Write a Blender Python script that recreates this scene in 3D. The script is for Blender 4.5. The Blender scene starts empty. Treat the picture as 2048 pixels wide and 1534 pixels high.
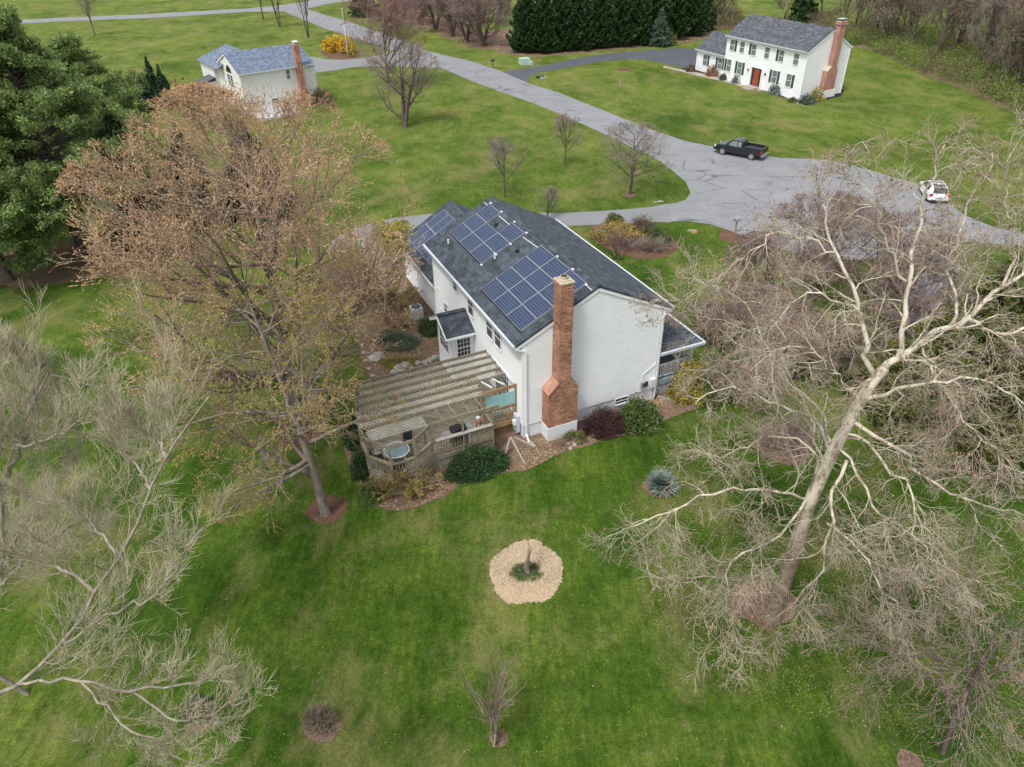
import bpy, bmesh, math
import numpy as np
from mathutils import Vector, Matrix
from mathutils.geometry import tessellate_polygon

# ------------------------------------------------------------------ camera
SC = bpy.context.scene
COL = SC.collection
F_PX, PITCH, ROLL, CAM_H = 1447.25, 0.6043, -0.0184, 24.0975
cp, sp = math.cos(PITCH), math.sin(PITCH)
cr, sr = math.cos(ROLL), math.sin(ROLL)
FW = np.array([0, cp, -sp])
R0 = np.array([1.0, 0, 0]); U0 = np.array([0, sp, cp])
RT = cr * R0 + sr * U0
UP = -sr * R0 + cr * U0
CP = np.array([0, 0, CAM_H])
camd = bpy.data.cameras.new('camera'); camo = bpy.data.objects.new('camera', camd); COL.objects.link(camo)
camd.sensor_width = 36; camd.lens = F_PX / 2048 * 36; camd.clip_end = 3000; camd.clip_start = 0.5
camo.matrix_world = Matrix(((RT[0], UP[0], -FW[0], 0), (RT[1], UP[1], -FW[1], 0), (RT[2], UP[2], -FW[2], CAM_H), (0, 0, 0, 1)))
SC.camera = camo

# ------------------------------------------------------------------ light
SUN = Vector((-0.42, -0.55, 1.25)).normalized()
w = bpy.data.worlds.new('World'); SC.world = w; w.use_nodes = True
nt = w.node_tree; bg = nt.nodes['Background']
sky = nt.nodes.new('ShaderNodeTexSky'); sky.sky_type = 'NISHITA'; sky.sun_disc = False
sky.sun_elevation = math.asin(SUN.z); sky.sun_rotation = math.atan2(SUN.x, SUN.y)
sky.dust_density = 3.0; sky.air_density = 1.0; sky.altitude = 100
hs = nt.nodes.new('ShaderNodeHueSaturation'); hs.inputs['Saturation'].default_value = 0.32
nt.links.new(sky.outputs[0], hs.inputs['Color']); nt.links.new(hs.outputs[0], bg.inputs['Color'])
bg.inputs['Strength'].default_value = 0.135
sl = bpy.data.lights.new('sun', 'SUN'); sl.energy = 1.5; sl.angle = math.radians(10); sl.color = (1, 0.975, 0.95)
so = bpy.data.objects.new('sun', sl); COL.objects.link(so)
so.rotation_euler = (-SUN).to_track_quat('-Z', 'Y').to_euler()
SC.view_settings.view_transform = 'Standard'; SC.view_settings.look = 'None'
SC.view_settings.exposure = 0.86; SC.view_settings.gamma = 1.0
SC.cycles.max_bounces = 5; SC.cycles.diffuse_bounces = 2; SC.cycles.glossy_bounces = 2
SC.cycles.transparent_max_bounces = 6

# ------------------------------------------------------------------ helpers: photo pixel -> world point
def ray(u, v):
    return FW * F_PX + RT * (u - 1024) - UP * (v - 767)
def G(u, v, z=0.0):
    d = ray(u, v); t = (z - CAM_H) / d[2]; return CP + d * t
def YP(u, v, y):
    d = ray(u, v); return CP + d * (y / d[1])
def norm(a):
    return a / np.maximum(np.linalg.norm(a, axis=-1, keepdims=True), 1e-9)
def hexc(h):
    h = h.lstrip('#'); c = [int(h[i:i + 2], 16) / 255 for i in (0, 2, 4)]
    return tuple(x / 12.92 if x < .04045 else ((x + .055) / 1.055) ** 2.4 for x in c) + (1,)

# ------------------------------------------------------------------ materials
def new_mat(name):
    m = bpy.data.materials.new(name); m.use_nodes = True
    n = m.node_tree.nodes; return m, n, m.node_tree.links, n['Principled BSDF']
def noise(n, l, vec, scale, detail=4, rough=.55, dist=0):
    t = n.new('ShaderNodeTexNoise'); t.inputs['Scale'].default_value = scale; t.inputs['Detail'].default_value = detail
    t.inputs['Roughness'].default_value = rough; t.inputs['Distortion'].default_value = dist
    if vec: l.new(vec, t.inputs['Vector'])
    return t
def ramp(n, l, fac, stops):
    r = n.new('ShaderNodeValToRGB'); e = r.color_ramp.elements
    while len(e) < len(stops): e.new(0.5)
    for i, (p, c) in enumerate(stops):
        e[i].position = p; e[i].color = c if len(c) == 4 else tuple(c) + (1,)
    l.new(fac, r.inputs['Fac']); return r
def mixc(n, l, fac, a, b, mode='MIX'):
    x = n.new('ShaderNodeMix'); x.data_type = 'RGBA'; x.blend_type = mode
    for s, i in ((fac, 0), (a, 6), (b, 7)):
        if isinstance(s, (int, float)): x.inputs[i].default_value = s
        elif isinstance(s, tuple): x.inputs[i].default_value = s if len(s) == 4 else s + (1,)
        else: l.new(s, x.inputs[i])
    return x.outputs[2]
def bump(n, l, h, b, strength=.3, dist=.02):
    u = n.new('ShaderNodeBump'); u.inputs['Strength'].default_value = strength; u.inputs['Distance'].default_value = dist
    l.new(h, u.inputs['Height']); l.new(u.outputs[0], b.inputs['Normal'])
def simple(name, c, c2=None, scale=6, rough=.7, metal=0, bmp=0, spec=.5, stretch=None, contrast=.2):
    m, n, l, b = new_mat(name)
    b.inputs['Roughness'].default_value = rough; b.inputs['Metallic'].default_value = metal
    b.inputs['Specular IOR Level'].default_value = spec
    if c2 is None: c2 = tuple(x * .82 for x in c[:3])
    tc = n.new('ShaderNodeTexCoord'); v = tc.outputs['Object']
    if stretch:
        mp = n.new('ShaderNodeMapping'); mp.inputs['Scale'].default_value = stretch; l.new(v, mp.inputs[0]); v = mp.outputs[0]
    t = noise(n, l, v, scale)
    r = ramp(n, l, t.outputs[0], [(.5 - contrast, c2[:3] + (1,) if len(c2) == 4 else tuple(c2) + (1,)), (.5 + contrast, tuple(c[:3]) + (1,))])
    l.new(r.outputs[0], b.inputs['Base Color'])
    if bmp: bump(n, l, t.outputs[0], b, bmp)
    return m
def syc_bark():
    m, n, l, b = new_mat('sycamore_bark'); b.inputs['Roughness'].default_value = .9; b.inputs['Specular IOR Level'].default_value = .15
    g = n.new('ShaderNodeNewGeometry'); P = g.outputs['Position']; mp = n.new('ShaderNodeMapping'); mp.inputs['Scale'].default_value = (1, 1, .5); l.new(P, mp.inputs[0])
    t = noise(n, l, mp.outputs[0], 3.2, 4, .7); t2 = noise(n, l, mp.outputs[0], 9, 4, .7)
    top = ramp(n, l, t.outputs[0], [(.38, (.20, .17, .13)), (.47, (.42, .37, .285)), (.55, (.56, .505, .40))]).outputs[0]
    low = ramp(n, l, t2.outputs[0], [(.35, (.13, .10, .075)), (.6, (.27, .21, .155))]).outputs[0]
    sep = n.new('ShaderNodeSeparateXYZ'); l.new(P, sep.inputs[0]); a = n.new('ShaderNodeMath'); a.operation = 'MULTIPLY_ADD'; l.new(t.outputs[0], a.inputs[0]); a.inputs[1].default_value = 5; l.new(sep.outputs[2], a.inputs[2])
    r = ramp(n, l, n_div(n, l, a.outputs[0], 14), [(.46, (0, 0, 0)), (.66, (1, 1, 1))])
    l.new(mixc(n, l, r.outputs[0], low, top), b.inputs['Base Color']); bump(n, l, t2.outputs[0], b, .4, .03); return m
def n_div(n, l, s_, k):
    d = n.new('ShaderNodeMath'); d.operation = 'DIVIDE'; l.new(s_, d.inputs[0]); d.inputs[1].default_value = k; return d.outputs[0]
def leafmat(name, cols, rough=.6, trans=.0):
    m, n, l, b = new_mat(name); b.inputs['Roughness'].default_value = rough; b.inputs['Specular IOR Level'].default_value = .25
    g = n.new('ShaderNodeNewGeometry')
    k = len(cols)
    r = ramp(n, l, g.outputs['Random Per Island'], [(i / max(1, k - 1), c) for i, c in enumerate(cols)])
    tc = n.new('ShaderNodeTexCoord'); t = noise(n, l, tc.outputs['Object'], .8, 2)
    r2 = ramp(n, l, t.outputs[0], [(.35, (.62, .62, .62, 1)), (.65, (1.2, 1.2, 1.2, 1))])
    cc = mixc(n, l, 1.0, r.outputs[0], r2.outputs[0], 'MULTIPLY'); l.new(cc, b.inputs['Base Color'])
    if trans:
        tr = n.new('ShaderNodeBsdfTranslucent'); l.new(cc, tr.inputs['Color']); mx = n.new('ShaderNodeMixShader'); mx.inputs[0].default_value = trans
        l.new(b.outputs[0], mx.inputs[1]); l.new(tr.outputs[0], mx.inputs[2]); l.new(mx.outputs[0], n['Material Output'].inputs[0])
    return m

def grass_mat():
    m, n, l, b = new_mat('lawn_grass'); b.inputs['Roughness'].default_value = .95; b.inputs['Specular IOR Level'].default_value = .1
    g = n.new('ShaderNodeNewGeometry'); P = g.outputs['Position']
    mp = n.new('ShaderNodeMapping'); mp.inputs['Scale'].default_value = (1, .7, 1); mp.inputs['Rotation'].default_value = (0, 0, .9); l.new(P, mp.inputs[0])
    big = noise(n, l, P, .07, 6, .65, .6); med = noise(n, l, mp.outputs[0], .42, 8, .72, .2); sm = noise(n, l, P, 2.6, 6, .75); fine = noise(n, l, P, 19, 4, .8); tuft = noise(n, l, P, 7.5, 4, .75)
    base = ramp(n, l, big.outputs[0], [(.38, (.026, .060, .005)), (.5, (.045, .088, .008)), (.62, (.082, .118, .018))]).outputs[0]
    m2 = ramp(n, l, med.outputs[0], [(.34, (.56, .66, .5)), (.5, (1, 1, 1)), (.66, (1.65, 1.35, 1.6))]).outputs[0]
    c = mixc(n, l, 1.0, base, m2, 'MULTIPLY')
    m3 = ramp(n, l, sm.outputs[0], [(.30, (.58, .64, .55)), (.5, (1, 1, 1)), (.70, (1.5, 1.36, 1.55))]).outputs[0]
    c = mixc(n, l, .9, c, m3, 'MULTIPLY')
    m6 = ramp(n, l, tuft.outputs[0], [(.30, (.55, .6, .55)), (.5, (1, 1, 1)), (.70, (1.5, 1.4, 1.5))]).outputs[0]
    c = mixc(n, l, .75, c, m6, 'MULTIPLY')
    m4 = ramp(n, l, fine.outputs[0], [(.28, (.42, .48, .42)), (.5, (1, 1, 1)), (.72, (1.9, 1.7, 1.8))]).outputs[0]
    c = mixc(n, l, .9, c, m4, 'MULTIPLY')
    mw = n.new('ShaderNodeMapping'); mw.inputs['Scale'].default_value = (1, .12, 1); mw.inputs['Rotation'].default_value = (0, 0, -1.05); l.new(P, mw.inputs[0])
    c = mixc(n, l, .8, c, ramp(n, l, noise(n, l, mw.outputs[0], 4.5, 5, .7).outputs[0], [(.34, (.72, .76, .7)), (.5, (1, 1, 1)), (.66, (1.3, 1.22, 1.3))]).outputs[0], 'MULTIPLY')
    # the lots beyond the road are paler and yellower
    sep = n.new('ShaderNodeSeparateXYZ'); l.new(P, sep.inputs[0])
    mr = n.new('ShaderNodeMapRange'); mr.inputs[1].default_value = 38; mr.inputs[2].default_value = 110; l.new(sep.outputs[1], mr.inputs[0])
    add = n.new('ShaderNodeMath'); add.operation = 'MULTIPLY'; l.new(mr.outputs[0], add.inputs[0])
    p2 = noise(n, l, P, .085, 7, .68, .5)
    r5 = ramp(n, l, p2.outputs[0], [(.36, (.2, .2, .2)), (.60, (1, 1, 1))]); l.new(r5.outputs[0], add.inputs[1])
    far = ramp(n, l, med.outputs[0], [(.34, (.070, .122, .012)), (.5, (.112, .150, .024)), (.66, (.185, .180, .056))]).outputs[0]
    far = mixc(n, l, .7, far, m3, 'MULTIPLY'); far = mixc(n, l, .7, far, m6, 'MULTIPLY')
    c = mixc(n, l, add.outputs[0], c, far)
    # worn dry patches
    dr = noise(n, l, mp.outputs[0], .20, 8, .74, .3)
    rd = ramp(n, l, dr.outputs[0], [(.50, (0, 0, 0)), (.68, (.75, .75, .75))])
    c = mixc(n, l, rd.outputs[0], c, mixc(n, l, .8, (.185, .165, .066), m6, 'MULTIPLY'))
    l.new(c, b.inputs['Base Color'])
    bump(n, l, fine.outputs[0], b, .7, .05)
    return m

def asphalt(name, c1, c2, crack=True):
    m, n, l, b = new_mat(name); b.inputs['Roughness'].default_value = .85; b.inputs['Specular IOR Level'].default_value = .3
    g = n.new('ShaderNodeNewGeometry'); P = g.outputs['Position']
    a = noise(n, l, P, .22, 9, .78, .2); f = noise(n, l, P, 9, 4, .8)
    c = ramp(n, l, a.outputs[0], [(.3, c1), (.7, c2)]).outputs[0]
    c = mixc(n, l, .8, c, ramp(n, l, f.outputs[0], [(.3, (.82, .82, .82)), (.7, (1.15, 1.15, 1.15))]).outputs[0], 'MULTIPLY')
    if crack:
        wv = noise(n, l, P, .5, 5, .75); wm = mixc(n, l, .28, P, wv.outputs[1], 'ADD')
        for sc, th, k in ((.23, .010, .5), (.62, .011, .28)):
            mp = n.new('ShaderNodeMapping'); mp.inputs['Scale'].default_value = (.6, 1.3, 1); mp.inputs['Rotation'].default_value = (0, 0, .6); l.new(wm, mp.inputs[0])
            v = n.new('ShaderNodeTexVoronoi'); v.feature = 'DISTANCE_TO_EDGE'; v.inputs['Scale'].default_value = sc; l.new(mp.outputs[0], v.inputs['Vector'])
            r = ramp(n, l, v.outputs['Distance'], [(0, (1 - k, 1 - k, 1 - k)), (th, (1 - k * .7,) * 3), (th * 1.9, (1, 1, 1))])
            gap = ramp(n, l, noise(n, l, P, .18 + sc * .2, 3).outputs[0], [(.45, (0, 0, 0)), (.55, (1, 1, 1))])
            c2_ = mixc(n, l, 1.0, c, r.outputs[0], 'MULTIPLY'); c = mixc(n, l, gap.outputs[0], c, c2_)
    l.new(c, b.inputs['Base Color']); bump(n, l, f.outputs[0], b, .2, .01); return m

def ground_mat(name, cols, scale=9, specks=None):
    m, n, l, b = new_mat(name); b.inputs['Roughness'].default_value = .95; b.inputs['Specular IOR Level'].default_value = .1
    g = n.new('ShaderNodeNewGeometry'); P = g.outputs['Position']
    a = noise(n, l, P, scale, 6, .75); q = noise(n, l, P, .8, 4, .6)
    k = len(cols); c = ramp(n, l, a.outputs[0], [(.28 + .44 * i / (k - 1), x) for i, x in enumerate(cols)]).outputs[0]
    c = mixc(n, l, .9, c, ramp(n, l, q.outputs[0], [(.3, (.72, .72, .72)), (.7, (1.2, 1.2, 1.2))]).outputs[0], 'MULTIPLY')
    if specks:
        v = n.new('ShaderNodeTexVoronoi'); v.inputs['Scale'].default_value = 24; l.new(P, v.inputs['Vector'])
        r = ramp(n, l, v.outputs['Color'], [(.5, (0, 0, 0)), (.75, (.8, .8, .8))]); c = mixc(n, l, r.outputs[0], c, specks)
    l.new(c, b.inputs['Base Color']); bump(n, l, a.outputs[0], b, .8, .05); return m

def brick_mat(name, c1, c2, mortar, bw=.21, bh=.075, ms=.012, rough=.85, var=.5, bmp=.25, off=.5):
    m, n, l, b = new_mat(name); b.inputs['Roughness'].default_value = rough; b.inputs['Specular IOR Level'].default_value = .25
    u = n.new('ShaderNodeUVMap'); t = n.new('ShaderNodeTexBrick'); l.new(u.outputs[0], t.inputs['Vector'])
    t.inputs['Scale'].default_value = 1; t.inputs['Brick Width'].default_value = bw; t.inputs['Row Height'].default_value = bh
    t.inputs['Mortar Size'].default_value = ms; t.inputs['Mortar Smooth'].default_value = .3; t.offset = off
    t.inputs['Color1'].default_value = c1 + (1,); t.inputs['Color2'].default_value = c2 + (1,); t.inputs['Mortar'].default_value = mortar + (1,)
    tc = n.new('ShaderNodeTexCoord'); q = noise(n, l, tc.outputs['Object'], 1.1, 5, .7)
    r = ramp(n, l, q.outputs[0], [(.3, (1 - var * .5,) * 3), (.7, (1 + var * .5,) * 3)])
    c = mixc(n, l, 1.0, t.outputs[0], r.outputs[0], 'MULTIPLY'); l.new(c, b.inputs['Base Color'])
    if bmp:
        inv = n.new('ShaderNodeMath'); inv.operation = 'SUBTRACT'; inv.inputs[0].default_value = 1; l.new(t.outputs['Fac'], inv.inputs[1]); bump(n, l, inv.outputs[0], b, bmp, .01)
    return m

def shingle_mat(name, c1, c2, c3):
    m, n, l, b = new_mat(name); b.inputs['Roughness'].default_value = .8; b.inputs['Specular IOR Level'].default_value = .35
    u = n.new('ShaderNodeUVMap')
    outs = []
    for bw, rh, a, d in ((.31, .14, c1, c2), (.47, .28, c1, c3)):
        t = n.new('ShaderNodeTexBrick'); l.new(u.outputs[0], t.inputs['Vector']); t.inputs['Scale'].default_value = 1
        t.inputs['Brick Width'].default_value = bw; t.inputs['Row Height'].default_value = rh; t.inputs['Mortar Size'].default_value = .008
        t.inputs['Color1'].default_value = a + (1,); t.inputs['Color2'].default_value = d + (1,); t.inputs['Mortar'].default_value = tuple(x * .45 for x in c1) + (1,)
        outs.append(t)
    q = noise(n, l, u.outputs[0], 2.2, 3, .6)
    c = mixc(n, l, .5, outs[0].outputs[0], outs[1].outputs[0])
    c = mixc(n, l, 1.0, c, ramp(n, l, q.outputs[0], [(.3, (.68,) * 3), (.7, (1.35,) * 3)]).outputs[0], 'MULTIPLY')
    l.new(c, b.inputs['Base Color']); bump(n, l, outs[0].outputs['Fac'], b, -.4 if False else .3, .015); return m

def siding_mat(name, c, pitch=.12, geo=False):
    m, n, l, b = new_mat(name); b.inputs['Roughness'].default_value = .55; b.inputs['Specular IOR Level'].default_value = .4
    tc = n.new('ShaderNodeTexCoord'); q = noise(n, l, tc.outputs['Object'], .9, 5, .65)
    r = ramp(n, l, q.outputs[0], [(.3, tuple(x * .93 for x in c)), (.7, c)]); l.new(r.outputs[0], b.inputs['Base Color'])
    if not geo:
        wv = n.new('ShaderNodeTexWave'); wv.wave_type = 'BANDS'; wv.bands_direction = 'Z'; wv.wave_profile = 'SAW'
        wv.inputs['Scale'].default_value = 1 / pitch / 3.18 / 1.0 * 1.0; l.new(tc.outputs['Object'], wv.inputs['Vector']); bump(n, l, wv.outputs[0], b, .5, .02)
    return m

def panel_mat():
    m, n, l, b = new_mat('solar_cells'); b.inputs['Roughness'].default_value = .3; b.inputs['Specular IOR Level'].default_value = .28
    u = n.new('ShaderNodeUVMap'); t = n.new('ShaderNodeTexBrick'); l.new(u.outputs[0], t.inputs['Vector']); t.offset = 0
    t.inputs['Scale'].default_value = 1; t.inputs['Brick Width'].default_value = .1585; t.inputs['Row Height'].default_value = .158
    t.inputs['Mortar Size'].default_value = .0042; t.inputs['Mortar Smooth'].default_value = .1
    t.inputs['Color1'].default_value = (.013, .023, .055, 1); t.inputs['Color2'].default_value = (.024, .042, .090, 1); t.inputs['Mortar'].default_value = (.26, .30, .38, 1)
    l.new(t.outputs[0], b.inputs['Base Color'])
    return m

M = {}
M['grass'] = grass_mat()
M['road'] = asphalt('road_asphalt', (.175, .180, .186), (.245, .25, .257))
M['drive'] = asphalt('drive_asphalt', (.17, .174, .178), (.22, .225, .23), False)
M['drive_dark'] = asphalt('dark_asphalt', (.062, .066, .078), (.095, .10, .115), False)
M['mulch'] = ground_mat('mulch', [(.055, .032, .022), (.13, .075, .05), (.22, .13, .09)], 10)
M['litter'] = ground_mat('leaf_litter', [(.065, .046, .033), (.145, .10, .073), (.245, .175, .13)], 8, (.25, .155, .10))
M['chips'] = ground_mat('wood_chips', [(.20, .14, .085), (.36, .27, .17), (.46, .36, .245)], 12, (.50, .40, .28))
M['garden'] = ground_mat('garden_soil', [(.06, .045, .03), (.14, .10, .065), (.22, .17, .10)], 6, (.20, .145, .085))
M['blackmulch'] = ground_mat('black_mulch', [(.015, .014, .016), (.04, .038, .042)], 12)
M['path'] = ground_mat('path_stone', [(.30, .24, .20), (.42, .35, .30)], 5)
M['siding_geo'] = siding_mat('white_siding', (.76, .775, .775), geo=True)
M['siding'] = siding_mat('white_siding_far', (.83, .84, .84), .13)
M['cream'] = siding_mat('cream_siding', (.74, .72, .67), .13)
M['white'] = simple('white_trim', (.80, .81, .81), (.72, .73, .74), 2, .5)
M['foundation'] = simple('painted_foundation', (.68, .69, .70), (.60, .61, .62), 3, .8)
M['shingle'] = shingle_mat('charcoal_shingles', (.026, .033, .042), (.060, .075, .090), (.095, .115, .135))
M['shingle_far'] = shingle_mat('grey_shingles', (.045, .05, .060), (.085, .09, .105), (.15, .155, .17))
M['shingle_blue'] = shingle_mat('blue_shingles', (.085, .115, .165), (.13, .165, .225), (.20, .245, .31))
M['brick'] = brick_mat('red_brick', (.19, .05, .028), (.50, .215, .12), (.33, .25, .19), .23, .085, .014, var=.8, bmp=.5)
M['brickcap'] = brick_mat('cap_brick', (.40, .15, .09), (.50, .26, .18), (.25, .2, .16))
M['brick_far'] = brick_mat('far_brick', (.34, .16, .12), (.44, .23, .18), (.30, .22, .18), .23, .09, .008)
M['cap'] = simple('mortar_cap', (.48, .42, .30), (.36, .31, .22), 5, .9, bmp=.3)
M['glass'] = simple('window_glass', (.03, .035, .04), (.02, .022, .025), 2, .08, spec=.8)
M['screen'] = simple('window_screen', (.075, .08, .085), (.05, .055, .06), 2, .5)
M['greenglass'] = simple('green_glass', (.17, .22, .20), (.10, .14, .125), 2, .15, spec=.7)
M['gutter'] = simple('gutter_metal', (.62, .65, .68), (.52, .55, .60), 1.5, .35, metal=.2)
M['panel'] = panel_mat()
M['alu'] = simple('aluminium', (.42, .43, .45), (.34, .35, .37), 2, .4, metal=.5)
M['pvc'] = simple('white_pipe', (.78, .80, .82), (.66, .68, .70), 3, .5)
M['dark'] = simple('dark_metal', (.025, .027, .03), (.015, .016, .018), 4, .45)
M['black'] = simple('black_plastic', (.018, .018, .02), (.01, .01, .012), 4, .4)
M['wood'] = simple('weathered_wood', (.30, .255, .175), (.17, .145, .095), 5, .85, stretch=(1, 1, 1), bmp=.2)
M['wood_deck'] = None
M['wood_new'] = simple('brown_wood', (.36, .235, .12), (.22, .135, .065), 5, .85, bmp=.2)
M['wood_grey'] = simple('grey_wood', (.36, .33, .29), (.24, .215, .185), 7, .85, bmp=.2)
M['lattice'] = simple('lattice_wood', (.62, .60, .52), (.40, .37, .29), 3, .85)
M['porchfloor'] = simple('porch_floor', (.11, .155, .165), (.09, .13, .14), 3, .6)
M['porchblue'] = simple('porch_skirt', (.30, .38, .42), (.25, .33, .37), 3, .6)
M['teal'] = simple('teal_screen', (.22, .44, .45), (.30, .52, .52), 4, .6)
M['tableglass'] = simple('table_glass', (.26, .36, .38), (.18, .26, .28), 2, .1, spec=.8)
M['door_red'] = simple('red_door', (.33, .07, .025), (.22, .045, .018), 4, .5)
M['shutter'] = simple('dark_shutter', (.045, .055, .068), (.035, .042, .052), 4, .6)
M['truck'] = simple('black_paint', (.010, .011, .014), (.008, .009, .011), 2, .18, spec=.8)
M['carwhite'] = simple('white_paint', (.80, .80, .81), (.76, .76, .77), 2, .2, spec=.6)
M['tyre'] = simple('tyre_rubber', (.02, .02, .02), (.03, .03, .03), 9, .9)
M['rim'] = simple('alloy_rim', (.62, .62, .62), (.45, .45, .45), 9, .3, metal=.7)
M['redlens'] = simple('red_lens', (.42, .015, .03), (.32, .012, .022), 9, .2)
M['clearlens'] = simple('clear_lens', (.75, .76, .72), (.6, .6, .56), 9, .15)
M['utility'] = simple('utility_green', (.38, .50, .42), (.30, .42, .35), 3, .6)
M['bin'] = simple('bin_green', (.02, .06, .05), (.015, .045, .04), 3, .5)
M['stone'] = simple('field_stone', (.40, .37, .33), (.22, .20, .18), 3, .9, bmp=.4)
M['clay'] = simple('clay_pot', (.50, .37, .22), (.38, .27, .16), 5, .85)
M['rust'] = simple('rusty_iron', (.33, .12, .055), (.20, .07, .035), 8, .8)
def barkmat(name, c1, c2, sc=3, stretch=(1, 1, .35), contrast=.12):
    return simple(name, c1, c2, sc, .9, stretch=stretch, bmp=.4, contrast=contrast, spec=.15)
M['bark_syc'] = syc_bark()
M['twig_syc'] = barkmat('sycamore_twigs', (.46, .40, .30), (.31, .26, .195), 1.2)
M['bark_maple'] = barkmat('maple_bark', (.25, .21, .17), (.15, .12, .10), 5)
M['bark_cherry'] = barkmat('cherry_bark', (.15, .11, .095), (.08, .06, .055), 5)
M['twig_grey'] = barkmat('grey_twigs', (.33, .275, .225), (.22, .18, .15), 1)
M['twig_tan'] = barkmat('tan_twigs', (.44, .395, .27), (.31, .275, .18), 1)
M['twig_orange'] = barkmat('orange_twigs', (.42, .32, .235), (.30, .225, .165), 1)
M['bark_tan'] = barkmat('tan_bark', (.31, .275, .215), (.19, .165, .125), 4)
M['twig_pink'] = barkmat('pinkish_twigs', (.31, .225, .20), (.20, .14, .13), 1)
M['twig_brown'] = barkmat('brown_twigs', (.31, .25, .18), (.19, .15, .11), 1)
M['buds_orange'] = leafmat('orange_buds', [(.54, .31, .16), (.66, .42, .22), (.60, .42, .27), (.70, .49, .27)], trans=.3)
M['buds_yellow'] = leafmat('yellow_leaves', [(.36, .29, .08), (.46, .36, .10), (.44, .30, .11), (.38, .35, .09)], trans=.3)
M['buds_lime'] = leafmat('lime_leaves', [(.42, .38, .05), (.56, .50, .08), (.38, .36, .07)], trans=.3)
M['buds_rust'] = leafmat('rust_buds', [(.30, .14, .08), (.22, .11, .07), (.38, .20, .10)])
M['buds_red'] = leafmat('red_buds', [(.48, .21, .18), (.40, .19, .16), (.34, .17, .14)])
M['pine'] = leafmat('pine_needles', [(.10, .17, .045), (.18, .27, .075), (.28, .37, .12), (.38, .47, .19)], trans=.4)
M['spruce'] = leafmat('spruce_needles', [(.018, .045, .020), (.03, .07, .028), (.05, .10, .04)])
M['leyland'] = leafmat('leyland_foliage', [(.018, .045, .013), (.034, .075, .020), (.060, .115, .032)])
M['bluespruce'] = leafmat('blue_spruce_needles', [(.05, .085, .065), (.08, .12, .09), (.10, .16, .08)])
M['olive'] = leafmat('olive_foliage', [(.055, .075, .016), (.11, .135, .03), (.17, .18, .05), (.08, .11, .025)])
M['yew'] = leafmat('yew_leaves', [(.012, .035, .012), (.03, .07, .02), (.06, .12, .035)])
M['rhodo'] = leafmat('rhododendron_leaves', [(.03, .06, .012), (.07, .12, .025), (.14, .18, .05), (.09, .13, .04)])
M['goldleaf'] = leafmat('golden_leaves', [(.32, .26, .03), (.45, .36, .05), (.12, .15, .03), (.38, .26, .05)])
M['purple'] = leafmat('purple_leaves', [(.035, .014, .016), (.06, .025, .028), (.09, .04, .04)])
M['forsythia'] = leafmat('forsythia_flowers', [(.62, .36, .015), (.72, .45, .03), (.55, .30, .02)])
M['buds_island'] = leafmat('dull_forsythia', [(.50, .29, .03), (.42, .27, .07), (.30, .22, .10)])
M['spiky'] = leafmat('bluish_blades', [(.16, .22, .20), (.24, .30, .27), (.12, .17, .14)])
M['greenscrub'] = leafmat('spring_scrub', [(.13, .20, .035), (.20, .28, .06), (.27, .34, .09), (.16, .18, .06)], trans=.3)
M['brownscrub'] = leafmat('brown_scrub', [(.11, .085, .05), (.18, .14, .085), (.14, .12, .06)])
M['fallen'] = leafmat('fallen_leaf', [(.30, .18, .10), (.42, .29, .18), (.26, .15, .09), (.48, .38, .26)])
M['pansy'] = leafmat('daffodils', [(.10, .17, .05), (.6, .5, .1), (.14, .2, .07), (.6, .58, .3)])

def deck_mat():
    m, n, l, b = new_mat('deck_boards'); b.inputs['Roughness'].default_value = .85
    tc = n.new('ShaderNodeTexCoord'); mp = n.new('ShaderNodeMapping'); mp.inputs['Rotation'].default_value = (0, 0, math.radians(40)); l.new(tc.outputs['Object'], mp.inputs[0])
    t = n.new('ShaderNodeTexBrick'); l.new(mp.outputs[0], t.inputs['Vector']); t.inputs['Scale'].default_value = 1; t.inputs['Brick Width'].default_value = 3.6; t.inputs['Row Height'].default_value = .145
    t.inputs['Mortar Size'].default_value = .010; t.inputs['Color1'].default_value = (.22, .20, .145, 1); t.inputs['Color2'].default_value = (.33, .29, .215, 1); t.inputs['Mortar'].default_value = (.07, .06, .045, 1)
    q = noise(n, l, mp.outputs[0], 3, 5, .7)
    l.new(mixc(n, l, 1., t.outputs[0], ramp(n, l, q.outputs[0], [(.3, (.75,) * 3), (.7, (1.2,) * 3)]).outputs[0], 'MULTIPLY'), b.inputs['Base Color']); return m
M['wood_deck'] = deck_mat()

# ------------------------------------------------------------------ mesh helpers
def fast_mesh(name, V, Q, uv=None, matidx=None):
    me = bpy.data.meshes.new(name); V = np.asarray(V, dtype=np.float32); Q = np.asarray(Q, dtype=np.int32); k = Q.shape[1]
    me.vertices.add(len(V)); me.vertices.foreach_set('co', V.ravel())
    me.loops.add(Q.size); me.loops.foreach_set('vertex_index', Q.ravel())
    me.polygons.add(len(Q)); me.polygons.foreach_set('loop_start', np.arange(0, Q.size, k, dtype=np.int32))
    me.polygons.foreach_set('loop_total', np.full(len(Q), k, dtype=np.int32))
    me.update(calc_edges=True); return me
def link(name, me, parent=None, loc=None):
    o = bpy.data.objects.new(name, me); COL.objects.link(o)
    if parent is not None: o.parent = parent
    if loc is not None: o.location = loc
    return o
def tag(o, label=None, cat=None, group=None, kind=None):
    if label: o['label'] = label
    if cat: o['category'] = cat
    if group: o['group'] = group
    if kind: o['kind'] = kind
    return o
def empty(name, loc, rz=0):
    o = bpy.data.objects.new(name, None); COL.objects.link(o); o.location = loc; o.rotation_euler = (0, 0, rz); o.empty_display_size = .3; return o

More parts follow.
